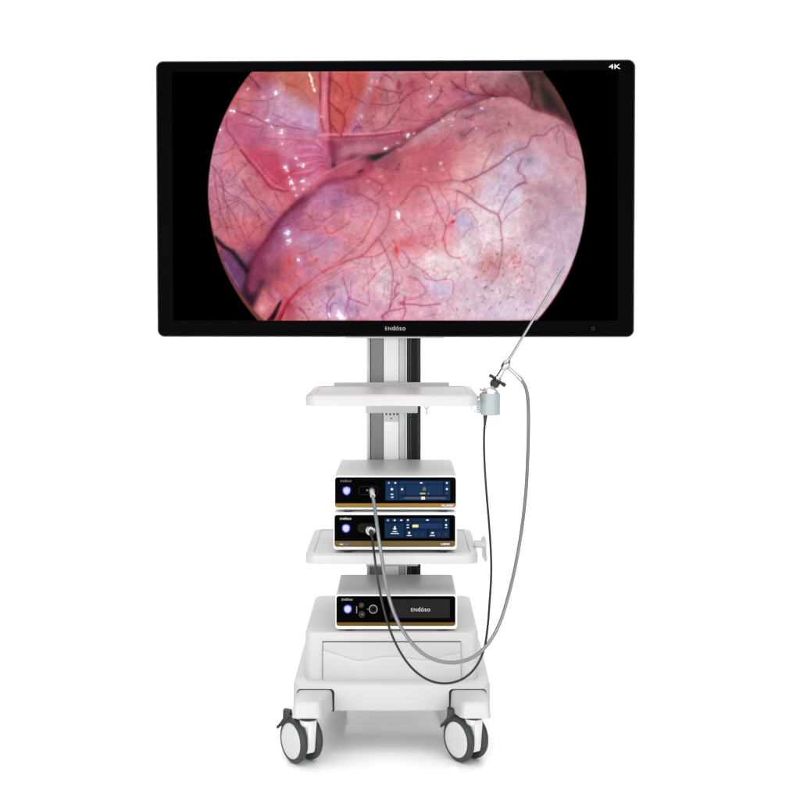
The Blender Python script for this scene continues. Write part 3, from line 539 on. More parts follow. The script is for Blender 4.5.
    stroke([(318, 97), (319.5, 108), (320.3, 117)], .5, (236, 170, 184), .45, .2)
    # rust rim along the lower left edge, red rim lower right, then the round mask
    cx, cy, Rr = 396.6, 193.0, 188.6
    rr = np.hypot(X-cx, Y-cy); an = np.degrees(np.arctan2(Y-cy, X-cx))
    w = np.clip((an-148)/14, 0, 1)*0+np.interp(an, [100, 124, 130, 139, 150, 166, 176], [0, 0, 5.5, 4.2, 2.0, 1.0, 0])
    m = 1/(1+np.exp(-(rr-(Rr-w))/.45))*(w > 0); m = m[..., None]
    img[:] = img*(1-m)+np.array([112, 58, 46.])*m
    a = 1/(1+np.exp((rr-Rr)/.28)); img *= a[..., None]
    edge = np.exp(-((rr-Rr-.4)/.9)**2)*((an > 22) & (an < 60)); img += edge[..., None]*np.array([66, 26, 18.])
    return np.clip(img, 0, 255)
# ------------------------------------------------ materials
PLASTIC = mat('warm_white_plastic', (.500, .491, .487), .38, spec=.4, noise=.02, nscale=9, bump=.08)
PLAST2 = mat('cool_white_plastic', (.53, .53, .53), .35, spec=.4, noise=.01, nscale=12)
WHITE = mat('white_paint', (.66, .66, .66), .35, noise=.01, nscale=15)
SHEET = mat('painted_sheet_metal', (.62, .63, .63), .34, metal=0., spec=.3, noise=.02, nscale=30, stretch=(1, .1, 1))
ALU = mat('dark_reflecting_aluminium', (.16, .165, .165), .42, metal=.35, noise=.05, nscale=900, bump=.1)  # darker reflection on the left rail, put into the metal's colour
ALU2 = mat('light_aluminium', (.44, .455, .46), .42, metal=.3, noise=.05, nscale=900, bump=.1)
DARK = mat('flat_black_plastic', (.010, .011, .011), .5, spec=.1, noise=.1, nscale=60)
BLACK = mat('black_plastic', (.012, .012, .013), .4, spec=.4, noise=.08, nscale=80)
BEZEL = mat('satin_black_bezel', (.0009, .0009, .0013), .5, spec=.018, noise=.05, nscale=90)
GLASS = mat('black_front_glass', (.0006, .0006, .0007), .25, spec=.008, noise=.05, nscale=30)
TYRE = mat('grey_rubber', (.034, .039, .038), .5, spec=.35, noise=.08, nscale=120, bump=.08)
DISC = mat('wheel_cover_plastic', (.54, .55, .56), .4, noise=.012, nscale=20)
CHROME = mat('chromed_steel', (.46, .46, .455), .10, metal=1., noise=.03, nscale=60)
BRIGHT = mat('bright_metal', (.80, .80, .80), .28, metal=.6, noise=.02, nscale=60)
CUP = mat('blue_grey_plastic', (.33, .37, .385), .35, noise=.015, nscale=25)
GREYCABLE = mat('grey_cable_sheath', (.125, .14, .145), .16, spec=1., noise=.03, nscale=30)
BLKCABLE = mat('black_cable_sheath', (.005, .006, .006), .3, spec=.4, noise=.05, nscale=40)
GOLD = mat('gold_strip', (.235, .135, .022), .5, spec=.08, noise=.10, nscale=6, stretch=(1, 1, 6))
GOLD2 = mat('olive_gold_strip', (.125, .085, .025), .5, spec=.08, noise=.08, nscale=6, stretch=(1, 1, 6))
GOLD3 = mat('bronze_strip', (.125, .064, .010), .5, spec=.08, noise=.12, nscale=6, stretch=(1, 1, 6))
INK = mat('white_print', (.72, .72, .72), .6)
DIMINK = mat('grey_print', (.16, .16, .16), .6)
SEAM = mat('dark_gap', (.030, .026, .026), .8, spec=.1)
BRACK = mat('grey_bracket_paint', (.46, .48, .475), .4, noise=.02, nscale=30)

# ------------------------------------------------ the floor: a glossy white studio sheet
def floor():
    b = bmesh.new(); n = 60
    g = [[b.verts.new((-90+180*i/n, -60+210*j/n, 0)) for i in range(n+1)] for j in range(n+1)]
    for j in range(n):
        for i in range(n): b.faces.new((g[j][i], g[j][i+1], g[j+1][i+1], g[j+1][i]))
    m = mat('glossy_white_floor', (.93, .93, .93), .13, spec=.5, noise=.004, nscale=2)
    o = obj('floor', b, m); o['kind'] = 'structure'
floor()

# ------------------------------------------------ the trolley
X0 = -.0215
cart = root('medical_trolley', 'off white wheeled equipment trolley with two shelves, a drawer and four castors', 'trolley', (X0, .22, 0))
# column; the uneven reflections of its rails are put into their colours
YC = .405
def cx(px): return X(px, YC)
zt, zb = Z(255, YC), Z(620, YC)
b = box(cx(366.8), cx(370.2), YC-.004, YC+.07, zb, zt, .001)
b = box(cx(370.4), cx(420.6), YC+.012, YC+.068, zb, zt, .002, bm=b)
col = obj('column', b, ALU2, cart)
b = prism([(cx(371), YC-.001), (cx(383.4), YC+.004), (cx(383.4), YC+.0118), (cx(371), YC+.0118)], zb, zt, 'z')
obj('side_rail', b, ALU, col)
obj('front_cover', box(cx(383.8), cx(398.8), YC-.003, YC+.0115, zb, zt, .0008), mat('bright_white_cover', (.80, .795, .79), .4, noise=.01, nscale=15), col)
obj('side_rail', box(cx(399.1), cx(405.2), YC+.002, YC+.0116, zb, zt, .0008), ALU2, col)
obj('edge_trim', box(cx(405.4), cx(406.9), YC-.003, YC+.0114, zb, zt, .0006), WHITE, col)
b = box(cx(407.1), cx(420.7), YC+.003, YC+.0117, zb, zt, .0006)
cc = obj('dark_strip', b, DARK, col)  # dark strip along the right of the column
for p in (408.4, 410.4, 417.6, 419.4): obj('strip_rib', box(cx(p), cx(p+.6), YC+.001, YC+.004, zb, zt), mat('grey_rib', (.045, .047, .047), .5, noise=.05, nscale=50), col)
for py in (383.5, 418.5):
    b = box(cx(384.4), cx(398.3), YC-.0052, YC-.0032, Z(py+3, YC), Z(py-3, YC), .0004)
    pl = obj('cover_joint', b, PLAST2, col)
    obj('screw', lathe([(0, 0), (.0022, 0), (.0022, .0008), (0, .0008)], (cx(391.3), YC-.0058, Z(py-.2, YC)), (0, 1, 0), 12), SEAM, col)
b = bmesh.new()
for p in (385.4, 389.2, 393.0, 396.4): box(cx(p), cx(p+1.9), YC-.0055, YC-.0034, Z(414.9, YC), Z(413.4, YC), bm=b)
obj('vent_slots', b, SEAM, col)

# shelves
def shelf_outline(w_front, w_back, y0, y1, rf=.036, rb=.026, wave=0.):
    pts = []
    def arc(c, r, a0, a1, n=7):
        for k in range(n+1):
            a = R(a0+(a1-a0)*k/n); pts.append((c[0]+r*math.cos(a), c[1]+r*math.sin(a)))
    hf, hb = w_front/2, w_back/2
    arc((X0-hf+rf, y0+rf), rf, 180, 270)
    if wave:
        for k in range(1, 30):
            t = k/30; x = X0-hf+rf+(w_front-2*rf)*t
            pts.append((x, y0+wave*(math.exp(-((t-.5)/.17)**4))))
    arc((X0+hf-rf, y0+rf), rf, 270, 360)
    arc((X0+hb-rb, y1-rb), rb, 0, 90); arc((X0-hb+rb, y1-rb), rb, 90, 180)
    return pts
def shelf(name, py_top, py_bot, wave=0., lip=.0022, label=None):
    zt_, zb_ = Z(py_top, 0), Z(py_bot, 0)
    o = shelf_outline(.4495, .4495, 0, .395, wave=wave)
    b = prism(o, zt_, zb_, 'z', .0035, 3)
    sh = obj(name, b, PLASTIC, cart)
    # raised rim around the tray
    inner = shelf_outline(.4495-.046, .4495-.046, .020, .375, .014, .014, wave=wave*.9)
    outer = shelf_outline(.4495-.010, .4495-.010, .005, .390, .022, .018, wave=wave)
    bm = bmesh.new(); n = len(outer)
    A = [bm.verts.new((p[0], p[1], zt_-.0006)) for p in outer]
    B = [bm.verts.new((X0+(p[0]-X0)*.985, .2+(p[1]-.2)*.985, zt_+lip)) for p in outer]
    Cc = [bm.verts.new((X0+(p[0]-X0)*1.012, .2+(p[1]-.2)*1.012, zt_+lip)) for p in inner]
    D = [bm.verts.new((p[0], p[1], zt_-.0006)) for p in inner]
    for P, Q in ((A, B), (B, Cc), (Cc, D)):
        for i in range(n): bm.faces.new((P[i], P[(i+1) % n], Q[(i+1) % n], Q[i]))
    obj('shelf_rim', bm, PLASTIC, sh)
    return sh
top = shelf('shelf', 396, 406.3, wave=.012)
mid = shelf('shelf', 555, 564.3)
# rear rail and bracket of the top shelf
b = box(X(334, .40), X(449, .40), .397, .404, Z(396, .40), Z(382.3, .40), .0012)
obj('rear_rail', b, PLASTIC, top)
b = box(X(365.7, .33), X(417.8, .33), .33, .404, Z(413.2, .33), Z(407.5, .33)+.02, .002)
obj('shelf_bracket', b, BRACK, top)
b = box(X(366, .36), X(418, .36), .355, .404, Z(566, .36), Z(560, .36), .002)
obj('shelf_bracket', b, BRACK, mid)
# small hook under the top shelf
hx, hy = X(426.5, .22), .22; hz = Z(406, .22)
b = tube(catmull([(hx-.008, hy, hz+.008), (hx-.004, hy, hz-.004), (hx, hy, hz-.011), (hx, hy-.002, hz-.024)], 6), .0022, 8)
b = tube(catmull([(hx+.009, hy, hz+.008), (hx+.004, hy, hz-.004), (hx, hy, hz-.011)], 6), .0018, 8, bm=b)
obj('hook', b, PLAST2, cart)
# cable hook at the right of the middle shelf
yh = .12
b = lathe([(0, 0), (.0105, 0), (.0105, .03), (0, .03)], (X(474.5, yh), yh, Z(544, yh)), (1, 0, 0), 24)
hook = obj('cable_hook', b, PLASTIC, cart)
c0 = W(484.0, 548.5, yh)
b = bmesh.new()
P = [W(482.6, 537.5, yh), W(484.2, 537.2, yh), W(485.2, 541, yh), W(485.4, 549, yh), W(485.9, 556, yh), W(486.2, 559.8, yh-.003), W(485.2, 560.2, yh-.006), W(483.9, 556, yh-.006), W(483.0, 549, yh-.003), W(482.6, 541, yh), W(482.6, 537.5, yh)]
tube(catmull(P, 6), .0031, 10, bm=b)
box(X(482.4, yh), X(485.2, yh), yh-.002, yh+.012, Z(558, yh), Z(538, yh), .003, bm=b)
obj('hook_plate', b, PLASTIC, hook)

# base cabinet, drawer, lower chassis
zc1, zc0 = Z(632.2, 0), Z(684.5, 0)
b = prism(shelf_outline(.449, .449, 0, .44, .024, .03), zc1, zc0, 'z', .006, 4)
base = obj('base_cabinet', b, PLASTIC, cart)
def drawer():
    yf = -.0078
    x0, x1, z1_, z0_ = X(323.2), X(460.6), Z(642), Z(682.2)
    g = box(X(322.4), X(461.0), -.0006, .02, Z(682.6), Z(641.2), .001)
    obj('drawer_gap', g, SEAM, base)
    pts = [(322, 649.5), (330, 651.6), (340, 654.6), (350, 658.2), (358, 660), (366, 660), (374, 658), (382, 656.4), (391, 656), (400, 656.2), (409, 657.6), (418, 659.4), (424, 659.8), (432, 658.6), (441, 656.4), (450, 654), (461.5, 652)]
    def zw(px): return Z(np.interp(px, [p[0] for p in pts], [p[1] for p in pts]))
    n = 70; b = bmesh.new(); rows = []
    for i in range(n+1):
        px = 323.2+(460.6-323.2)*i/n; x = X(px); w = zw(px)
        prof = [(yf, z0_), (yf-.0008, z0_+.0015), (yf-.0010, w-.010), (yf-.0008, w-.003), (yf-.0001, w-.0009), (yf+.0016, w+.0002), (yf+.0045, w+.0008), (yf+.0042, w+.006), (yf+.0022, z1_-.012), (yf+.0002, z1_-.004), (yf, z1_)]
        rows.append([b.verts.new((x, y, z)) for y, z in prof]+[b.verts.new((x, .012, z1_)), b.verts.new((x, .012, z0_))])
    m = len(rows[0])
    for A, B in zip(rows, rows[1:]):
        for k in range(m): b.faces.new((A[k], B[k], B[(k+1) % m], A[(k+1) % m]))
    b.faces.new(rows[0]); b.faces.new(rows[-1][::-1])
    d = obj('drawer', b, PLASTIC, cart, ang=50)
drawer()
zp1, zp0 = Z(686, -.03), Z(711.5, -.03)
def chassis():
    def ol(gr, y0, y1, r): return shelf_outline(.508+2*gr, .508+2*gr, y0-gr, y1+gr, r, r)
    layers = [(-.020, zp1+.0095, .020), (-.008, zp1+.0065, .024), (-.002, zp1+.0025, .027), (0, zp1-.002, .028), (0, zp0+.004, .028), (-.002, zp0+.001, .027), (-.006, zp0, .025)]
    b = bmesh.new(); rows = []
    for gr, z, r in layers: rows.append([b.verts.new((p[0], p[1], z)) for p in ol(gr, -.03, .47, r)])
    for A, B in zip(rows, rows[1:]):
        n = len(A)
        for k in range(n): b.faces.new((A[k], A[(k+1) % n], B[(k+1) % n], B[k]))
    b.faces.new(rows[0]); b.faces.new(rows[-1][::-1])
    return obj('chassis', b, PLASTIC, cart, ang=28)
ch = chassis()
# feet and castors
def foot(sx, back=False):
    """splayed foot with a sloping top; sx = side, back = rear"""
    def T(x, y):
        x = X0+sx*x
        return (x, .44-y) if back else (x, y)
    yf = -.143
    top_ = [(.2405, -.022), (.1515, -.022), (.1775, yf+.006), (.2445, yf+.006)]
    bot_ = [(.2440, -.022), (.1490, -.022), (.1740, yf), (.2480, yf)]
    zt_ = [Z(690, -.03)+.001]*2+[Z(703.5, yf)]*2
    zb_ = [Z(711, -.03)+.002]*2+[Z(718.5, yf)]*2
    b = bmesh.new(); A = [b.verts.new((*T(*p), z)) for p, z in zip(top_, zt_)]; B = [b.verts.new((*T(*p), z)) for p, z in zip(bot_, zb_)]
    b.faces.new(A); b.faces.new(B[::-1])
    for i in range(4): b.faces.new((A[i], B[i], B[(i+1) % 4], A[(i+1) % 4]))
    bmesh.ops.recalc_face_normals(b, faces=b.faces)
    ve = [e for e in b.edges if abs(e.verts[0].co.x-e.verts[1].co.x) < .006 and abs(e.verts[0].co.y-e.verts[1].co.y) < .008]
    bevel(b, [e for e in ve if abs(e.verts[0].co.y-.22) > .3], .014, 5)
    bevel(b, [e for e in b.edges if all(v.co.z > .135 for v in e.verts) and len(e.link_faces) == 2 and e.calc_face_angle(0) > .6], .009, 5)
    f = obj('foot', b, PLASTIC, cart, ang=40)
    # dark gap where the foot enters the chassis
    gz0, gz1 = zp0+.001, Z(689.2, -.03)
    pts = rrect(min(T(.2425, 0)[0], T(.147, 0)[0]), max(T(.2425, 0)[0], T(.147, 0)[0]), gz0-.02, gz1+.0005, .010)
    pts = [p if p[1] > gz0 else (p[0], gz0) for p in pts]
    ya, yb = (-.0312, -.024) if not back else (.464, .4712)
    bm = prism(pts, ya, yb, 'y'); bmesh.ops.remove_doubles(bm, verts=bm.verts, dist=1e-5)
    obj('foot_gap', bm, SEAM, f)
    return f
for sx in (-1, 1):
    foot(sx); foot(sx, True)

AX = Vector((-.8, -.6, 0)); TR = Vector((-.6, .8, 0))
def make_caster():
    rW = .0555; mid_ = TR*.031
    body = bmesh.new()
    # fork: profile in the plane (TR, z), thickness across the axle
    pr = [(-.022, .1115), (.030, .1115), (.036, .100), (.036, .062), (.042, .050), (.036, .040), (.020, .034), (-.004, .029), (-.012, .031), (-.016, .042), (-.0195, .080), (-.022, .100)]
    bb = bmesh.new()
    A = [bb.verts.new(TR*t+AX*.0118+Vector((0, 0, z))) for t, z in pr]; B = [bb.verts.new(TR*t-AX*.0118+Vector((0, 0, z))) for t, z in pr]
    fa = bb.faces.new(A); fb = bb.faces.new(B[::-1])
    for i in range(len(pr)): bb.faces.new((A[i], B[i], B[(i+1) % len(pr)], A[(i+1) % len(pr)]))
    bmesh.ops.recalc_face_normals(bb, faces=bb.faces); bevel(bb, list(fa.edges)+list(fb.edges), .0025, 2)
    merge(body, bb)
    lathe([(0, .094), (.014, .094), (.0205, .100), (.0215, .104), (.0215, .1125), (0, .1125)], (0, 0, 0), (0, 0, 1), 32, bm=body)
    c = obj('castor', body, WHITE, cart, local=True, ang=40)
    obj('swivel_collar', lathe([(0, .1127), (.0190, .1127), (.0205, .1145), (.0205, .1180), (.0185, .1195), (0, .1195)], (0, 0, 0), (0, 0, 1), 32), TYRE, c, local=True)
    for sgn in (1, -1):
        ax = AX*sgn; base_ = mid_+ax*.0135+Vector((0, 0, rW))
        prof = [(.030, 0), (.044, -.0005), (.0505, .0005), (.0545, .0035), (rW, .008), (rW, .011), (.0542, .0152), (.0510, .0180), (.0470, .0192), (.0452, .0190), (.0445, .0176), (.030, .0170)]
        b = lathe(prof+[(.010, .0165), (.010, .0005)], base_, ax, 56, closed=True)
        w = obj('wheel', b, TYRE, c, local=True, ang=50)
        dpr = [(0, .0170), (.0442, .0170), (.0440, .0186), (.0420, .0196), (.030, .0206), (.015, .0211), (0, .0212)]
        obj('wheel_cover', lathe(dpr, base_, ax, 56), DISC, c, local=True, ang=50)
    # brake pedal: a block beside the collar and a lever slanting outward
    d = Vector((-.97, .24, 0)); e = Vector((.24, .97, 0)); back = Vector((0, .026, 0))
    pp = [(.030, .1165), (.047, .1165), (.0475, .1265), (.0655, .1290), (.0660, .1080), (.0735, .0960), (.0830, .0860), (.0835, .0810), (.0800, .0800), (.0680, .0890), (.0560, .0985), (.040, .1050), (.030, .108)]
    bb = bmesh.new(); A = [bb.verts.new(back+d*t+e*.010+Vector((0, 0, z-.003))) for t, z in pp]; B = [bb.verts.new(back+d*t-e*.010+Vector((0, 0, z-.003))) for t, z in pp]
    fa = bb.faces.new(A); fb = bb.faces.new(B[::-1])
    for i in range(len(pp)): bb.faces.new((A[i], B[i], B[(i+1) % len(pp)], A[(i+1) % len(pp)]))
    bmesh.ops.recalc_face_normals(bb, faces=bb.faces); bevel(bb, list(fa.edges)+list(fb.edges), .0015, 2)
    obj('brake_pedal', bb, BLACK, c, local=True, ang=40)
    return c
c0 = make_caster()
org = origin(cart)
spots = [(X0-.2085, -.112, 0), (X0+.2065, -.102, 0), (X0-.2085, .44+.10, 0), (X0+.2065, .44+.10, 0)]
for i, p in enumerate(spots):
    if i == 0: c = c0
    else:
        c = c0.copy(); C.objects.link(c); c.parent = cart
        for ch_ in c0.children:
            k = ch_.copy(); C.objects.link(k); k.parent = c
    c.location = Vector(p)-org
    if i == 2: c.rotation_euler[2] = PI

# holder cup at the right end of the top shelf
YH = .08
hc = W(489.8, 404, YH); k = s(YH)
rc = 10.3*k; zt_, zb_ = Z(393.2, YH), Z(414.6, YH)
cup = obj('scope_holder', lathe([(rc*.93, zb_), (rc*.98, zb_+.001), (rc, zt_-.001), (rc-.001, zt_), (rc-.0045, zt_), (rc-.0055, zb_+.006), (rc*.4, zb_+.006), (rc*.4, zb_)], (hc.x, YH, 0), (0, 0, 1), 48, closed=True), CUP, cart)
b = box(X(477, YH), X(482, YH), YH-.010, YH+.012, Z(411, YH), Z(396, YH), .0015)
P = [W(479.5, 399, YH-.013), W(474.5, 402, YH-.013), W(472.4, 406, YH-.013), W(473.2, 410.5, YH-.013), W(476.5, 413.2, YH-.013), W(481, 413.6, YH-.013)]
b2 = tube(catmull(P, 6), .0026, 10)
b2 = tube(catmull([p+Vector((0, .022, 0)) for p in P], 6), .0026, 10, bm=b2)
obj('holder_bracket', b, CUP, cup)
obj('holder_clip', b2, BRIGHT, cup)
b = torus(W(482.6, 390, YH), (.25, .25, 1), 2.6*k, .0014, sx=1.0)
b = torus(W(483.4, 391.3, YH-.01), (1, .1, -.4), 3.4*k, .0014, bm=b)
obj('holder_ring', b, CHROME, cup)

# ------------------------------------------------ the display on top
KM = s(.30)
mon = root('monitor', 'very large black flat screen showing a round picture of pink tissue', 'monitor', (X(394.9, .30), .30, Z(199, .30)))
mon.rotation_euler = (R(1.6), 0, R(-1.1))
def mx(px): return (px-394.9)*KM
def mz(py): return -(py-199)*KM
b = prism(rrect(mx(156.0), mx(633.8), mz(337.0), mz(61.2), 7*KM, 8), .0, .046, 'y', .0015, 2, both=True)
body = obj('housing', b, BLACK, mon, local=True)
b = ring(rrect(mx(155.6), mx(634.2), mz(337.4), mz(60.8), 7.4*KM, 8), rrect(mx(156.8), mx(633.0), mz(336.2), mz(62.0), 6.2*KM, 8), .0022, .040)
obj('edge_trim', b, mat('silver_edge', (.24, .25, .26), .35, metal=.8, noise=.03, nscale=50), mon, local=True)
b = prism(rrect(mx(157.0), mx(632.8), mz(336.0), mz(62.2), 6*KM, 8), -.0014, .0005, 'y', .0008, 2)
obj('bezel', b, BEZEL, mon, local=True)
obj('mount_plate', box(mx(345), mx(444), .010, .040, mz(338.6), mz(330), .001), PLAST2, mon, local=True)
b = box(mx(330), mx(460), .046, .085, mz(270), mz(130), .004)
obj('wall_mount', box(mx(372), mx(416), .085, .120, mz(262), mz(140), .003, bm=b), DARK, mon, local=True)
b = torus((mx(593), -.0016, mz(328.5)), (0, 1, 0), 1.5*KM, .0006)
obj('sensor_ring', b, mat('faint_grey', (.02, .02, .022), .5), mon, local=True)
obj('lettering', wordmark(mx(395.3), mz(328.6), -.0018, 20.2*KM), mat('logo_grey', (.42, .42, .42), .6), mon, local=True)
obj('lettering', word('4K', mx(613.4), mz(67.9), -.0018, 11.6*KM, 4.6*KM, bold=0.), INK, mon, local=True)
def screen():
    """the lit panel: black field with the round picture, its colours held per vertex"""
    im = paint_view()[::-1]; H, Wd = im.shape[:2]
    px = np.linspace(SX0, SX1, Wd); py = np.linspace(SY1, SY0, H)
    PX, PY = np.meshgrid(px, py); n = H*Wd; yv = -.0019
    co = np.zeros((n+8, 3), np.float32)
    co[:n, 0] = ((PX-394.9)*KM).ravel(); co[:n, 1] = yv; co[:n, 2] = (-(PY-199)*KM).ravel()
    L, Rr, Tp, Bt = 172., 617., 72.9, 320.7
    z0_, z1_ = co[0, 2], co[n-1, 2]
    xs = [(mx(L), z0_), (co[0, 0], z0_), (co[0, 0], z1_), (mx(L), z1_), (co[Wd-1, 0], z0_), (mx(Rr), z0_), (mx(Rr), z1_), (co[Wd-1, 0], z1_)]
    for i, (x, z) in enumerate(xs): co[n+i] = (x, yv, z)
    idx = np.arange(n).reshape(H, Wd)
    q = np.stack([idx[:-1, :-1], idx[:-1, 1:], idx[1:, 1:], idx[1:, :-1]], -1).reshape(-1, 4)
    q = np.vstack([q, [[n, n+1, n+2, n+3], [n+4, n+5, n+6, n+7]]]).astype(np.int32)
    me = bpy.data.meshes.new('screen'); me.vertices.add(n+8); me.vertices.foreach_set('co', co.ravel())
    me.loops.add(q.size); me.loops.foreach_set('vertex_index', q.ravel())
    me.polygons.add(len(q)); me.polygons.foreach_set('loop_start', np.arange(0, q.size, 4, dtype=np.int32))
    me.update(calc_edges=True)
    c = im.reshape(-1, 3)/255.; lin = np.where(c <= .04045, c/12.92, ((c+.055)/1.055)**2.4)
    col_ = np.zeros((n+8, 4), np.float32); col_[:, 3] = 1; col_[:n, :3] = lin
    at = me.color_attributes.new('picture', 'FLOAT_COLOR', 'POINT'); at.data.foreach_set('color', col_.ravel())
    m = bpy.data.materials.new('lit_screen'); m.use_nodes = True; t = m.node_tree; p = t.nodes['Principled BSDF']
    a = t.nodes.new('ShaderNodeAttribute'); a.attribute_name = 'picture'
    p.inputs['Base Color'].default_value = (0, 0, 0, 1); p.inputs['Specular IOR Level'].default_value = 0.
    t.links.new(a.outputs['Color'], p.inputs['Emission Color']); p.inputs['Emission Strength'].default_value = 1.
    me.materials.append(m); o = bpy.data.objects.new('screen', me); C.objects.link(o); o.parent = mon
screen()

# ------------------------------------------------ the three boxes
def emis(name, rgb, k=1.):
    c = [((v/255)/12.92 if v/255 <= .04045 else ((v/255+.055)/1.055)**2.4) for v in rgb]
    if name in MATS: return MATS[name]
    m = mat(name, (0, 0, 0), .6, spec=0., emit=tuple(c), estr=k); return m
def unit(name, label, Yf, o4, p4, gold_y, gold, depth, fy, feet_x, foot_z, casecol=SHEET):
    """o4 / p4 = outer case and black front in picture units: x0, x1, y0, y1"""
    x0, x1, z1_, z0_ = X(o4[0], Yf), X(o4[1], Yf), Z(o4[2], Yf), Z(o4[3], Yf)
    r = root(name, label, 'medical device', ((x0+x1)/2, Yf+depth/2, foot_z))
    cs = obj('case', prism(rrect(x0+.0008, x1-.0008, z0_+.0008, z1_-.0008, .0075, 6), Yf+.004, Yf+depth, 'y', .003, 2, both=True), casecol, r, ang=50)
    fo = rrect(x0, x1, z0_, z1_, .0085, 8)
    px0, px1, pz1, pz0 = X(p4[0], Yf), X(p4[1], Yf), Z(p4[2], Yf), Z(p4[3], Yf)
    fi = rrect(px0, px1, pz0, pz1, .0070, 8)
    obj('front_frame', ring(fo, fi, Yf-.0012, Yf+.012), WHITE, r, ang=50)
    fp = obj('front_panel', prism(fi, Yf+.0002, Yf+.003, 'y'), GLASS, r)
    zg = Z(gold_y, Yf)
    gp = [p if p[1] < zg else (p[0], zg) for p in rrect(px0+.0003, px1-.0003, pz0+.0003, pz1, .0068, 8)]
    bm = prism(gp, Yf-.0004, Yf+.0001, 'y'); bmesh.ops.remove_doubles(bm, verts=bm.verts, dist=1e-5)
    obj('gold_strip', bm, gold, r, smooth=False)
    for fx in feet_x:
        for yy in (Yf+.003, Yf+depth-.03):
            obj('foot', box(X(fx, Yf)-.0095, X(fx, Yf)+.0095, yy, yy+.018, foot_z+.0002, z0_+.0008, .001), BLACK, r)
    return r, fp
def rects(items, Yf, ox, oy, k, y=-.0006):
    bm = bmesh.new()
    for a, c, d, e in items:
        box(X(ox+a/k, Yf), X(ox+d/k, Yf), Yf+y, Yf+y+.0003, Z(oy+e/k, Yf), Z(oy+c/k, Yf), bm=bm)
    return bm
def dots(items, Yf, ox, oy, k, y=-.0012):
    bm = bmesh.new()
    for it in items:
        a, c, w = it[:3]; h = it[3] if len(it) > 3 else w
        cx_, cz_ = X(ox+a/k, Yf), Z(oy+c/k, Yf); q = s(Yf)/k
        pts = [(cx_+w*q*math.cos(2*PI*i/16), cz_+h*q*math.sin(2*PI*i/16)) for i in range(16)]
        prism(pts, Yf+y, Yf+y+.0003, 'y', bm=bm)
    return bm
def icons(items, m, Yf, ox, oy, k, parent, name='menu_icon', fn=None, y=-.0012):
    for it in items: obj(name, (fn or dots)([it], Yf, ox, oy, k, y), m, parent, smooth=False)
def power_button(r, Yf, px, py, shape):
    q = s(Yf); c = (X(px, Yf), Z(py, Yf))
    if 1:
        o = [(-3.6, 3.2), (-1.8, 3.7), (0, 4.4), (1.8, 3.7), (3.6, 3.2), (4.0, .8), (3.3, -2.2), (1.6, -4.0), (0, -4.6), (-1.6, -4.0), (-3.3, -2.2), (-4.0, .8)]
        g_ = {'shield': .25, 'square': .6, 'circle': .75}[shape]                 # how far the shield is rounded off
        o = [(a*(1-g_)+4.15*a/math.hypot(a, c_)*g_, c_*(1-g_)+4.15*c_/math.hypot(a, c_)*g_) for a, c_ in o]
        cv = catmull([(a, c_, 0) for a, c_ in o+[o[0]]], 4)[:-1]; o = [(v.x, v.y) for v in cv]
    P_ = lambda f: [(c[0]+a*q*f, c[1]+b_*q*f) for a, b_ in o]
    g = obj('power_button', prism(P_(1.10), Yf-.0006, Yf+.0001, 'y'), emis('button_deep_blue', (40, 36, 150)), r)
    obj('button_ring', prism(P_(.97), Yf-.0010, Yf-.0007, 'y'), emis('button_blue', (112, 114, 246)), g)
    obj('button_face', prism(P_(.78), Yf-.0014, Yf-.0011, 'y'), emis('button_pale', (210, 212, 252)), g)
    bm = bmesh.new()
    if shape == 'shield':
        prism([(c[0]+a*q*.5, c[1]+b_*q*.5) for a, b_ in ((-.5, 3), (.5, 3), (.5, .5), (3, .5), (3, -.5), (.5, -.5), (.5, -3), (-.5, -3), (-.5, -.5), (-3, -.5), (-3, .5), (-.5, .5))], Yf-.0018, Yf-.0015, 'y', bm=bm)
    elif shape == 'square':
        ring([(c[0]+a*q, c[1]+b_*q) for a, b_ in ((-1.6, -1.5), (1.6, -1.5), (1.6, 1.7), (-1.6, 1.7))], [(c[0]+a*q, c[1]+b_*q) for a, b_ in ((-1., -.9), (1., -.9), (1., 1.1), (-1., 1.1))], Yf-.0018, Yf-.0015, bm=bm)
    else:
        torus((c[0], Yf-.0015, c[1]), (0, 1, 0), 1.7*q, .0007, bm=bm)
        box(c[0]-.0006, c[0]+.0006, Yf-.0018, Yf-.0015, c[1], c[1]+2.6*q, bm=bm)
    obj('power_symbol', bm, emis('button_mark', (255, 255, 255) if shape == 'shield' else (104, 100, 220)), g)
TILE = emis('screen_blue', (30, 56, 93)); FIELD = emis('screen_dark_blue', (14, 24, 44)); WH = emis('screen_white', (232, 238, 250)); DIM = emis('screen_dim', (90, 104, 134))
BLU = emis('screen_light_blue', (150, 190, 255))

# upper box: light source
Y1 = .03
u1, fp = unit('light_source_unit', 'topmost grey and black box with gold strip and a grey cable plugged in', Y1, (333.9, 457.6, 475.6, 509.4), (335.0, 455.9, 477.2, 507.5), 503.4, GOLD, .365, 0, (348, 443.4), Z(512.2, .03))
power_button(u1, Y1, 346.6, 490.7, 'shield')
obj('lettering', wordmark(X(346, Y1), Z(481.0, Y1), Y1-.0004, 11*s(Y1)), DIMINK, u1)
obj('lettering', word('HL3000', X(447.5, Y1), Z(505.4, Y1), Y1-.0010, 12*s(Y1), 2.3*s(Y1)), INK, u1)
ds = obj('display', rects([(36, 70, 718, 278)], Y1, 382, 474, 10.526, -.0003), FIELD, u1, smooth=False)
icons([(38, 72, 172, 110), (38, 114, 172, 276), (180, 72, 642, 108), (654, 72, 716, 108), (180, 114, 244, 222), (252, 114, 642, 222), (654, 114, 716, 222), (180, 232, 716, 276)], TILE, Y1, 382, 474, 10.526, ds, 'menu_tile', rects, -.0006)
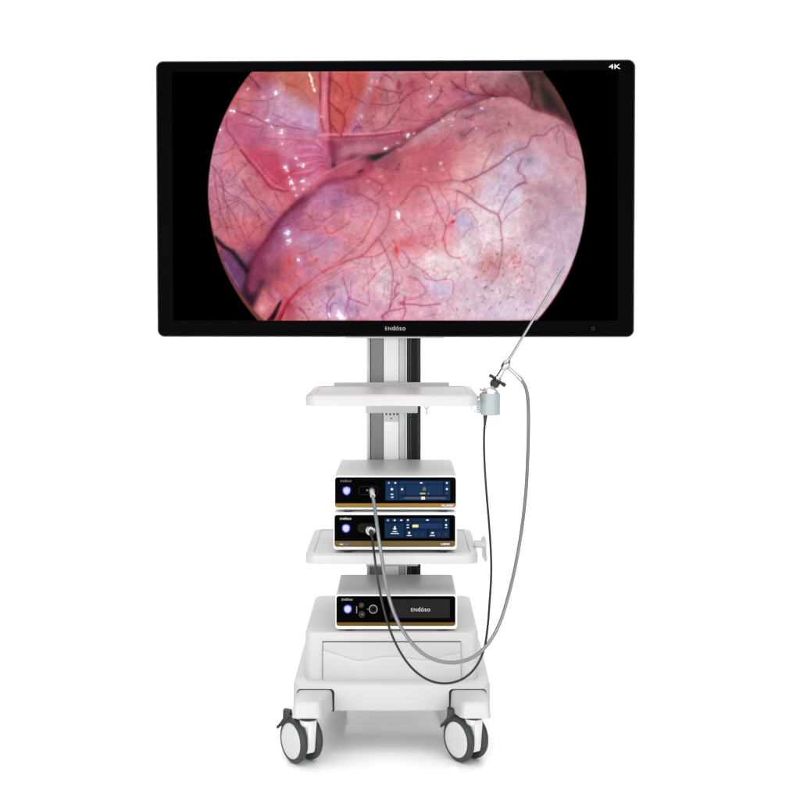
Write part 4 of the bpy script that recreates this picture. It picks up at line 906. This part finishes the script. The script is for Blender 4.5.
icons([(140, 93, 10), (413, 93, 15, 7), (683, 94, 10), (104, 160, 14, 13), (105, 213, 16, 7), (108, 244, 15, 7), (211, 160, 12), (683, 158, 11), (489, 205, 3, 6)], WH, Y1, 382, 474, 10.526, ds)
icons([(72, 93, 10)], BLU, Y1, 382, 474, 10.526, ds)
icons([(683, 200, 8, 4), (211, 197, 6, 2)], DIM, Y1, 382, 474, 10.526, ds)
bm = torus((X(382+445/10.526, Y1), Y1-.0012, Z(474+157/10.526, Y1)), (0, 1, 0), .95*s(Y1), .0006)
for a in range(8):
    q = s(Y1); cx_, cz_ = X(382+445/10.526, Y1), Z(474+157/10.526, Y1); dx, dz = math.cos(a*PI/4), math.sin(a*PI/4)
    tube([Vector((cx_+dx*1.4*q, Y1-.0012, cz_+dz*1.4*q)), Vector((cx_+dx*2.0*q, Y1-.0012, cz_+dz*2.0*q))], .0004, 6, bm=bm)
obj('sun_icon', bm, emis('screen_olive', (170, 170, 96)), ds)
obj('level_bar', rects([(400, 198, 456, 212)], Y1, 382, 474, 10.526, -.0010), emis('screen_green', (188, 206, 84)), ds, smooth=False)
obj('slider_track', rects([(234, 244, 670, 262)], Y1, 382, 474, 10.526, -.0010), emis('screen_grey', (92, 94, 104)), ds, smooth=False)
obj('slider_knob', rects([(412, 238, 452, 268)], Y1, 382, 474, 10.526, -.0014), emis('screen_pinkwhite', (250, 232, 226)), ds, smooth=False)
FAINT = mat('faint_outline', (.012, .013, .014), .5, spec=.1)
q = s(Y1)
obj('socket_outline', ring(rrect(X(358.6, Y1), X(378.0, Y1), Z(494.6, Y1), Z(486.2, Y1), 2.6*q), rrect(X(359.0, Y1), X(377.6, Y1), Z(494.2, Y1), Z(486.6, Y1), 2.3*q), Y1-.0004, Y1), FAINT, u1)
obj('indicator_light', lathe([(0, 0), (.0019, 0), (.0019, .001), (0, .001)], (X(367, Y1), Y1-.001, Z(490.2, Y1)), (0, 1, 0), 12), emis('indicator', (170, 172, 178)), u1)
obj('socket', lathe([(.009, 0), (.009, .003), (.006, .003), (.006, 0)], (X(371.8, Y1), Y1-.003, Z(490.6, Y1)), (0, 1, 0), 28, closed=True), BLACK, u1)

# second box: camera control
Y2 = .03
u2, fp = unit('camera_control_unit', 'tall grey and black box under another, olive gold strip, blue touch display', Y2, (333.4, 456.8, 512.2, 549.6), (334.5, 455.2, 514.8, 546.8), 541.0, GOLD2, .360, 0, (348, 443), Z(555, 0))
power_button(u2, Y2, 346.0, 528.3, 'square')
obj('lettering', wordmark(X(345.6, Y2), Z(518.7, Y2), Y2-.0004, 11.2*s(Y2)), INK, u2)
obj('lettering', word('U800', X(445.3, Y2), Z(544.0, Y2), Y2-.0010, 8.6*s(Y2), 2.3*s(Y2)), INK, u2)
obj('lettering', word('4K', X(341.5, Y2), Z(544.2, Y2), Y2-.0010, 4.0*s(Y2), 1.7*s(Y2)), INK, u2)
obj('badge', box(X(344.2, Y2), X(348.0, Y2), Y2-.0009, Y2-.0005, Z(545.0, Y2), Z(543.2, Y2)), mat('badge_blue', (.03, .12, .30), .5), u2)
ds = obj('display', rects([(28, 86, 710, 294)], Y2, 382, 510, 10.526, -.0003), FIELD, u2, smooth=False)
TILE2 = emis('screen_navy', (26, 48, 82))
icons([(30, 88, 90, 128), (98, 88, 165, 128), (172, 88, 232, 128), (30, 138, 232, 292), (245, 88, 304, 205), (315, 88, 640, 122), (648, 88, 708, 205), (315, 130, 640, 205), (245, 212, 475, 292), (492, 212, 708, 292)], TILE2, Y2, 382, 510, 10.526, ds, 'menu_tile', rects, -.0006)
icons([(133, 107, 11, 9), (203, 107, 13, 8), (272, 105, 10), (478, 105, 16, 8), (674, 105, 9), (272, 157, 12, 5), (272, 185, 13, 6), (675, 157, 12, 10), (675, 184, 14, 4), (135, 197, 18, 9), (135, 180, 9, 12), (286, 240, 12), (532, 240, 16, 9)], WH, Y2, 382, 510, 10.526, ds)
icons([(112, 222, 158, 230), (92, 242, 178, 251), (263, 264, 309, 272), (505, 264, 555, 272)], WH, Y2, 382, 510, 10.526, ds, 'menu_caption', rects)
icons([(63, 107, 11)], BLU, Y2, 382, 510, 10.526, ds)
icons([(355, 252, 9, 4), (427, 252, 4, 8), (605, 252, 5, 6), (672, 252, 9, 4)], DIM, Y2, 382, 510, 10.526, ds)
obj('slider_track', rects([(318, 150, 630, 186)], Y2, 382, 510, 10.526, -.0009), emis('screen_edge_blue', (48, 76, 124)), ds, smooth=False)
obj('slider_track', rects([(321, 154, 627, 182)], Y2, 382, 510, 10.526, -.0012), emis('screen_mid_blue', (34, 58, 98)), ds, smooth=False)
obj('level_bar', rects([(320, 154, 382, 182)], Y2, 382, 510, 10.526, -.0016), emis('screen_yellow', (248, 238, 150)), ds, smooth=False)
obj('socket_outline', prism(rrect(X(357.6, Y2), X(377.8, Y2), Z(532.6, Y2), Z(523.4, Y2), 4.0*q), Y2-.0003, Y2+.0001, 'y'), mat('faint_panel', (.0045, .005, .005), .5, spec=.08), u2)
obj('socket', lathe([(.0125, 0), (.0125, .004), (.0085, .006), (.0085, 0)], (X(370.6, Y2), Y2-.006, Z(530.2, Y2)), (0, 1, 0), 32, closed=True), CHROME, u2)

# lowest box: recorder
Y3 = .012
u3, fp = unit('recorder_unit', 'lowest grey and black box, on the base cabinet, dark display with white letters', Y3, (335.4, 457.2, 594.4, 628.9), (336.4, 455.4, 595.9, 625.9), 622.4, GOLD3, .26, 0, (349.2, 442.6), zc1)
power_button(u3, Y3, 347.7, 609.0, 'circle')
obj('lettering', wordmark(X(347.2, Y3), Z(599.5, Y3), Y3-.0004, 10.8*s(Y3)), mat('soft_white_print', (.42, .42, .42), .6), u3)
ds = obj('display', box(X(390.4, Y3), X(449.8, Y3), Y3-.0006, Y3-.0001, Z(618.0, Y3), Z(599.3, Y3)), mat('unlit_display', (.013, .013, .014), .5, spec=.03), u3, smooth=False)
obj('lettering', wordmark(X(420.6, Y3), Z(609.6, Y3), Y3-.0010, 19*s(Y3)), emis('screen_letters', (240, 240, 240)), ds)
q = s(Y3)
GR = mat('grey_ring', (.10, .10, .10), .4, metal=.5)
for px, py, rr in ((361.5, 605.2, 2.1), (361.8, 614.3, 2.7)):
    o = obj('socket', torus((X(px, Y3), Y3-.0006, Z(py, Y3)), (0, 1, 0), rr*q, .0007), GR, u3)
    obj('socket_pin', lathe([(0, 0), (rr*q*.45, 0), (rr*q*.45, .0006), (0, .0006)], (X(px, Y3), Y3-.0008, Z(py, Y3)), (0, 1, 0), 14), mat('brass_pin', (.12, .07, .03), .4, metal=.5) if rr < 2.5 else GR, o)
o = obj('socket', torus((X(373.2, Y3), Y3-.0008, Z(609.1, Y3)), (0, 1, 0), 4.0*q, .0011), mat('bright_ring', (.34, .34, .34), .35, metal=.6), u3)
bm = bmesh.new()
for a in range(6): lathe([(0, 0), (.0009, 0), (.0009, .0006), (0, .0006)], (X(373.2, Y3)+2.2*q*math.cos(a*PI/3), Y3-.0008, Z(609.1, Y3)+2.2*q*math.sin(a*PI/3)), (0, 1, 0), 8, bm=bm)
obj('socket_pins', bm, GR, o)
obj('indicator_light', lathe([(0, 0), (.0014, 0), (.0014, .0006), (0, .0006)], (X(367.6, Y3), Y3-.0008, Z(609, Y3)), (0, 1, 0), 10), emis('indicator2', (150, 150, 150)), u3)
bm = bmesh.new()
for i in range(7): box(X(356.2, Y3), X(357.2-.2*(i % 2), Y3), Y3-.0008, Y3-.0004, Z(607.1+i, Y3), Z(606.5+i, Y3), bm=bm)
obj('printed_mark', bm, mat('mark_grey', (.30, .30, .30), .6), u3)

# ------------------------------------------------ endoscope, camera head, cables
ys = .08; k = s(ys)
AXI = (W(566.0, 266.5, ys-.05)-W(494, 387, ys)).normalized()
def along(px, py): return W(px, py, ys)
ch0 = W(491.8, 390.3, ys)
head = root('endoscope_camera', 'white and black camera head standing in the blue grey holder cup', 'camera head', tuple(ch0))
b = lathe([(0, -.03), (.017, -.03), (.0185, -.012), (.0195, 0), (.0185, .006), (.0135, .0115), (.0075, .0145), (0, .015)], ch0-AXI*.004-Vector((0, 0, .004)), (AXI*.45+Vector((0, 0, 1))), 36)
obj('shell', b, BRIGHT, head)
p0 = W(493.6, 385.6, ys)
b = bmesh.new(); prof = []
n = 20
lathe([(0, -.002), (.0105, -.002), (.0112, .001), (.0112, .0125), (.0098, .014), (0, .014)], p0, AXI, 24, bm=b)
u_ = AXI.orthogonal().normalized(); v_ = AXI.cross(u_)
for i in range(12):
    a = 2*PI*i/12; d = u_*math.cos(a)+v_*math.sin(a)
    tube([p0+AXI*.002+d*.0113, p0+AXI*.0115+d*.0113], .0016, 6, bm=b)
fr = obj('focus_ring', b, BLACK, head)
lv = bmesh.new(); side = Vector((.87, 0, -.50)).normalized()
pc = p0+AXI*.0175
lathe([(0, 0), (.0085, 0), (.0090, .002), (.0090, .006), (0, .0065)], pc-AXI*.003, AXI, 24, bm=lv)
tube([pc-side*.020+AXI*.002, pc-side*.010+AXI*.001, pc+side*.010-AXI*.001, pc+side*.023-AXI*.002], .0042, 10, bm=lv)
tube([pc+side*.0215-AXI*.006, pc+side*.0225+AXI*.003], .0056, 10, bm=lv)
tube([pc-side*.0185-AXI*.002, pc-side*.0195+AXI*.005], .0052, 10, bm=lv)
obj('clamp_lever', lv, BLACK, head)
obj('coupling_neck', lathe([(0, 0), (.0065, 0), (.0072, .001), (.0072, .004), (0, .004)], p0-AXI*.0058, AXI, 20), CHROME, head)

sc0 = pc+AXI*.004
tip = W(566.0, 266.5, ys-.05)
scope = root('endoscope', 'slender steel endoscope pointing up in front of the screen', 'endoscope', tuple(sc0))
obj('eyepiece', lathe([(0, 0), (.0092, 0), (.0092, .003), (.0076, .005), (.0070, .028), (0, .028)], sc0, AXI, 24), CHROME, scope)
bl = W(507.5, 365, ys); L0 = (bl-sc0).dot(AXI)
b = lathe([(0, L0-.016), (.0072, L0-.016), (.0104, L0-.009), (.0112, L0-.001), (.0100, L0+.006), (.0062, L0+.012), (.0042, L0+.016), (0, L0+.016)], sc0, AXI, 32)
obj('light_post_body', b, CHROME, scope)
Lt = (tip-sc0).dot(AXI)
b = lathe([(0, L0+.014), (.0038, L0+.014), (.0037, L0+.03), (.0034, L0+.032), (.0029, Lt-.002), (.0024, Lt), (0, Lt)], sc0, AXI, 20)
obj('shaft', b, mat('polished_steel', (.27, .28, .27), .24, metal=1.), scope)
# the light post leaves the body to the right
lp = [W(508.5, 367.5, ys-.002), W(513, 371.6, ys-.005), W(517.5, 375.6, ys-.008)]
obj('light_post', tube(lp, .0048, 18, rad=[.0048, .0046, .0050]), CHROME, scope)

gc = root('light_cable', 'thick grey light cable looping from the topmost box up to the endoscope', 'cable', tuple(W(371.8, 490.6, Y1)))
q1 = [W(517.2, 375.4, ys-.008), W(519.6, 377.8, ys-.009), W(521.6, 380.2, ys-.010)]
obj('connector', tube(q1, .006, 18, rad=[.0056, .0062, .0056]), CHROME, gc)
gp = [(521.4, 380, .07), (524.6, 385, .066), (526.6, 391, .06), (527.8, 399, .05), (528.4, 412, .04), (528.4, 430, .02), (527.8, 455, 0), (526.0, 490, -.03), (522, 527, -.06), (516.2, 562, -.08), (508.6, 595, -.10), (499.6, 623.5, -.115), (489, 642.5, -.12), (476.5, 655, -.12), (462.5, 661.2, -.12), (447, 662.4, -.12), (432, 658.6, -.12), (419, 650.4, -.115), (407.4, 637.4, -.11), (398, 621.6, -.10), (390.6, 603, -.09), (385.6, 582, -.085), (382.4, 562, -.085), (379.2, 541, -.08), (376.4, 520, -.07), (374.2, 505, -.055), (372.8, 496, -.035)]
GP = catmull([W(a, b_, y) for a, b_, y in gp], 8)
obj('sheath', tube(GP, .0046, 14), GREYCABLE, gc)
e = GP[-1]; pl = [e, W(372.0, 492.2, -.015), W(371.8, 490.7, .005), W(371.8, 490.6, .029)]
obj('plug', tube(catmull(pl, 5), .0064, 16), BRIGHT, gc)

bc = root('camera_cable', 'thin black camera cable hanging in a deep loop from the holder cup', 'cable', tuple(W(370.6, 530.2, Y2)))
b = tube([W(485.4, 413.5, ys), W(485.3, 416, ys), W(485.0, 421, ys), W(484.9, 424.5, ys)], .005, 14, rad=[.0056, .0054, .0040, .0032])
obj('strain_relief', b, BLACK, bc)
bp = [(484.9, 423, .08), (484.2, 432, .076), (484.0, 446, .07), (484.8, 468, .06), (486.4, 492, .05), (488.4, 516, .03), (490.2, 540, .01), (491.2, 562, -.02), (491.0, 580, -.04), (489.6, 602, -.06), (487.8, 625, -.08), (484.6, 647, -.10), (478.6, 662.5, -.105), (470, 673.6, -.11), (458.5, 680.8, -.11), (445.5, 683.4, -.115), (432, 681.4, -.115), (419.4, 674.6, -.11), (408.4, 664, -.11), (398.6, 649, -.105), (390.6, 631.5, -.095), (384.2, 610.5, -.085), (379.6, 590, -.075), (376.4, 571, -.07), (374.0, 552, -.06), (372.4, 540, -.045), (371.2, 533.2, -.025)]
BP = catmull([W(a, b_, y) for a, b_, y in bp], 8)
obj('sheath', tube(BP, .0030, 12), BLKCABLE, bc)
pe = BP[-1]
obj('plug_boot', tube([pe+Vector((0.0005, -.004, -.006)), pe, W(370.8, 531, -.006)], .0055, 14, rad=[.0038, .0056, .0064]), BLACK, bc)
obj('plug', lathe([(0, 0), (.0088, 0), (.0096, .002), (.0096, .008), (.0082, .010), (.0082, .030), (0, .030)], W(370.7, 530.4, -.012)+Vector((0, 0, 0)), (0, 1, 0), 28), CHROME, bc)
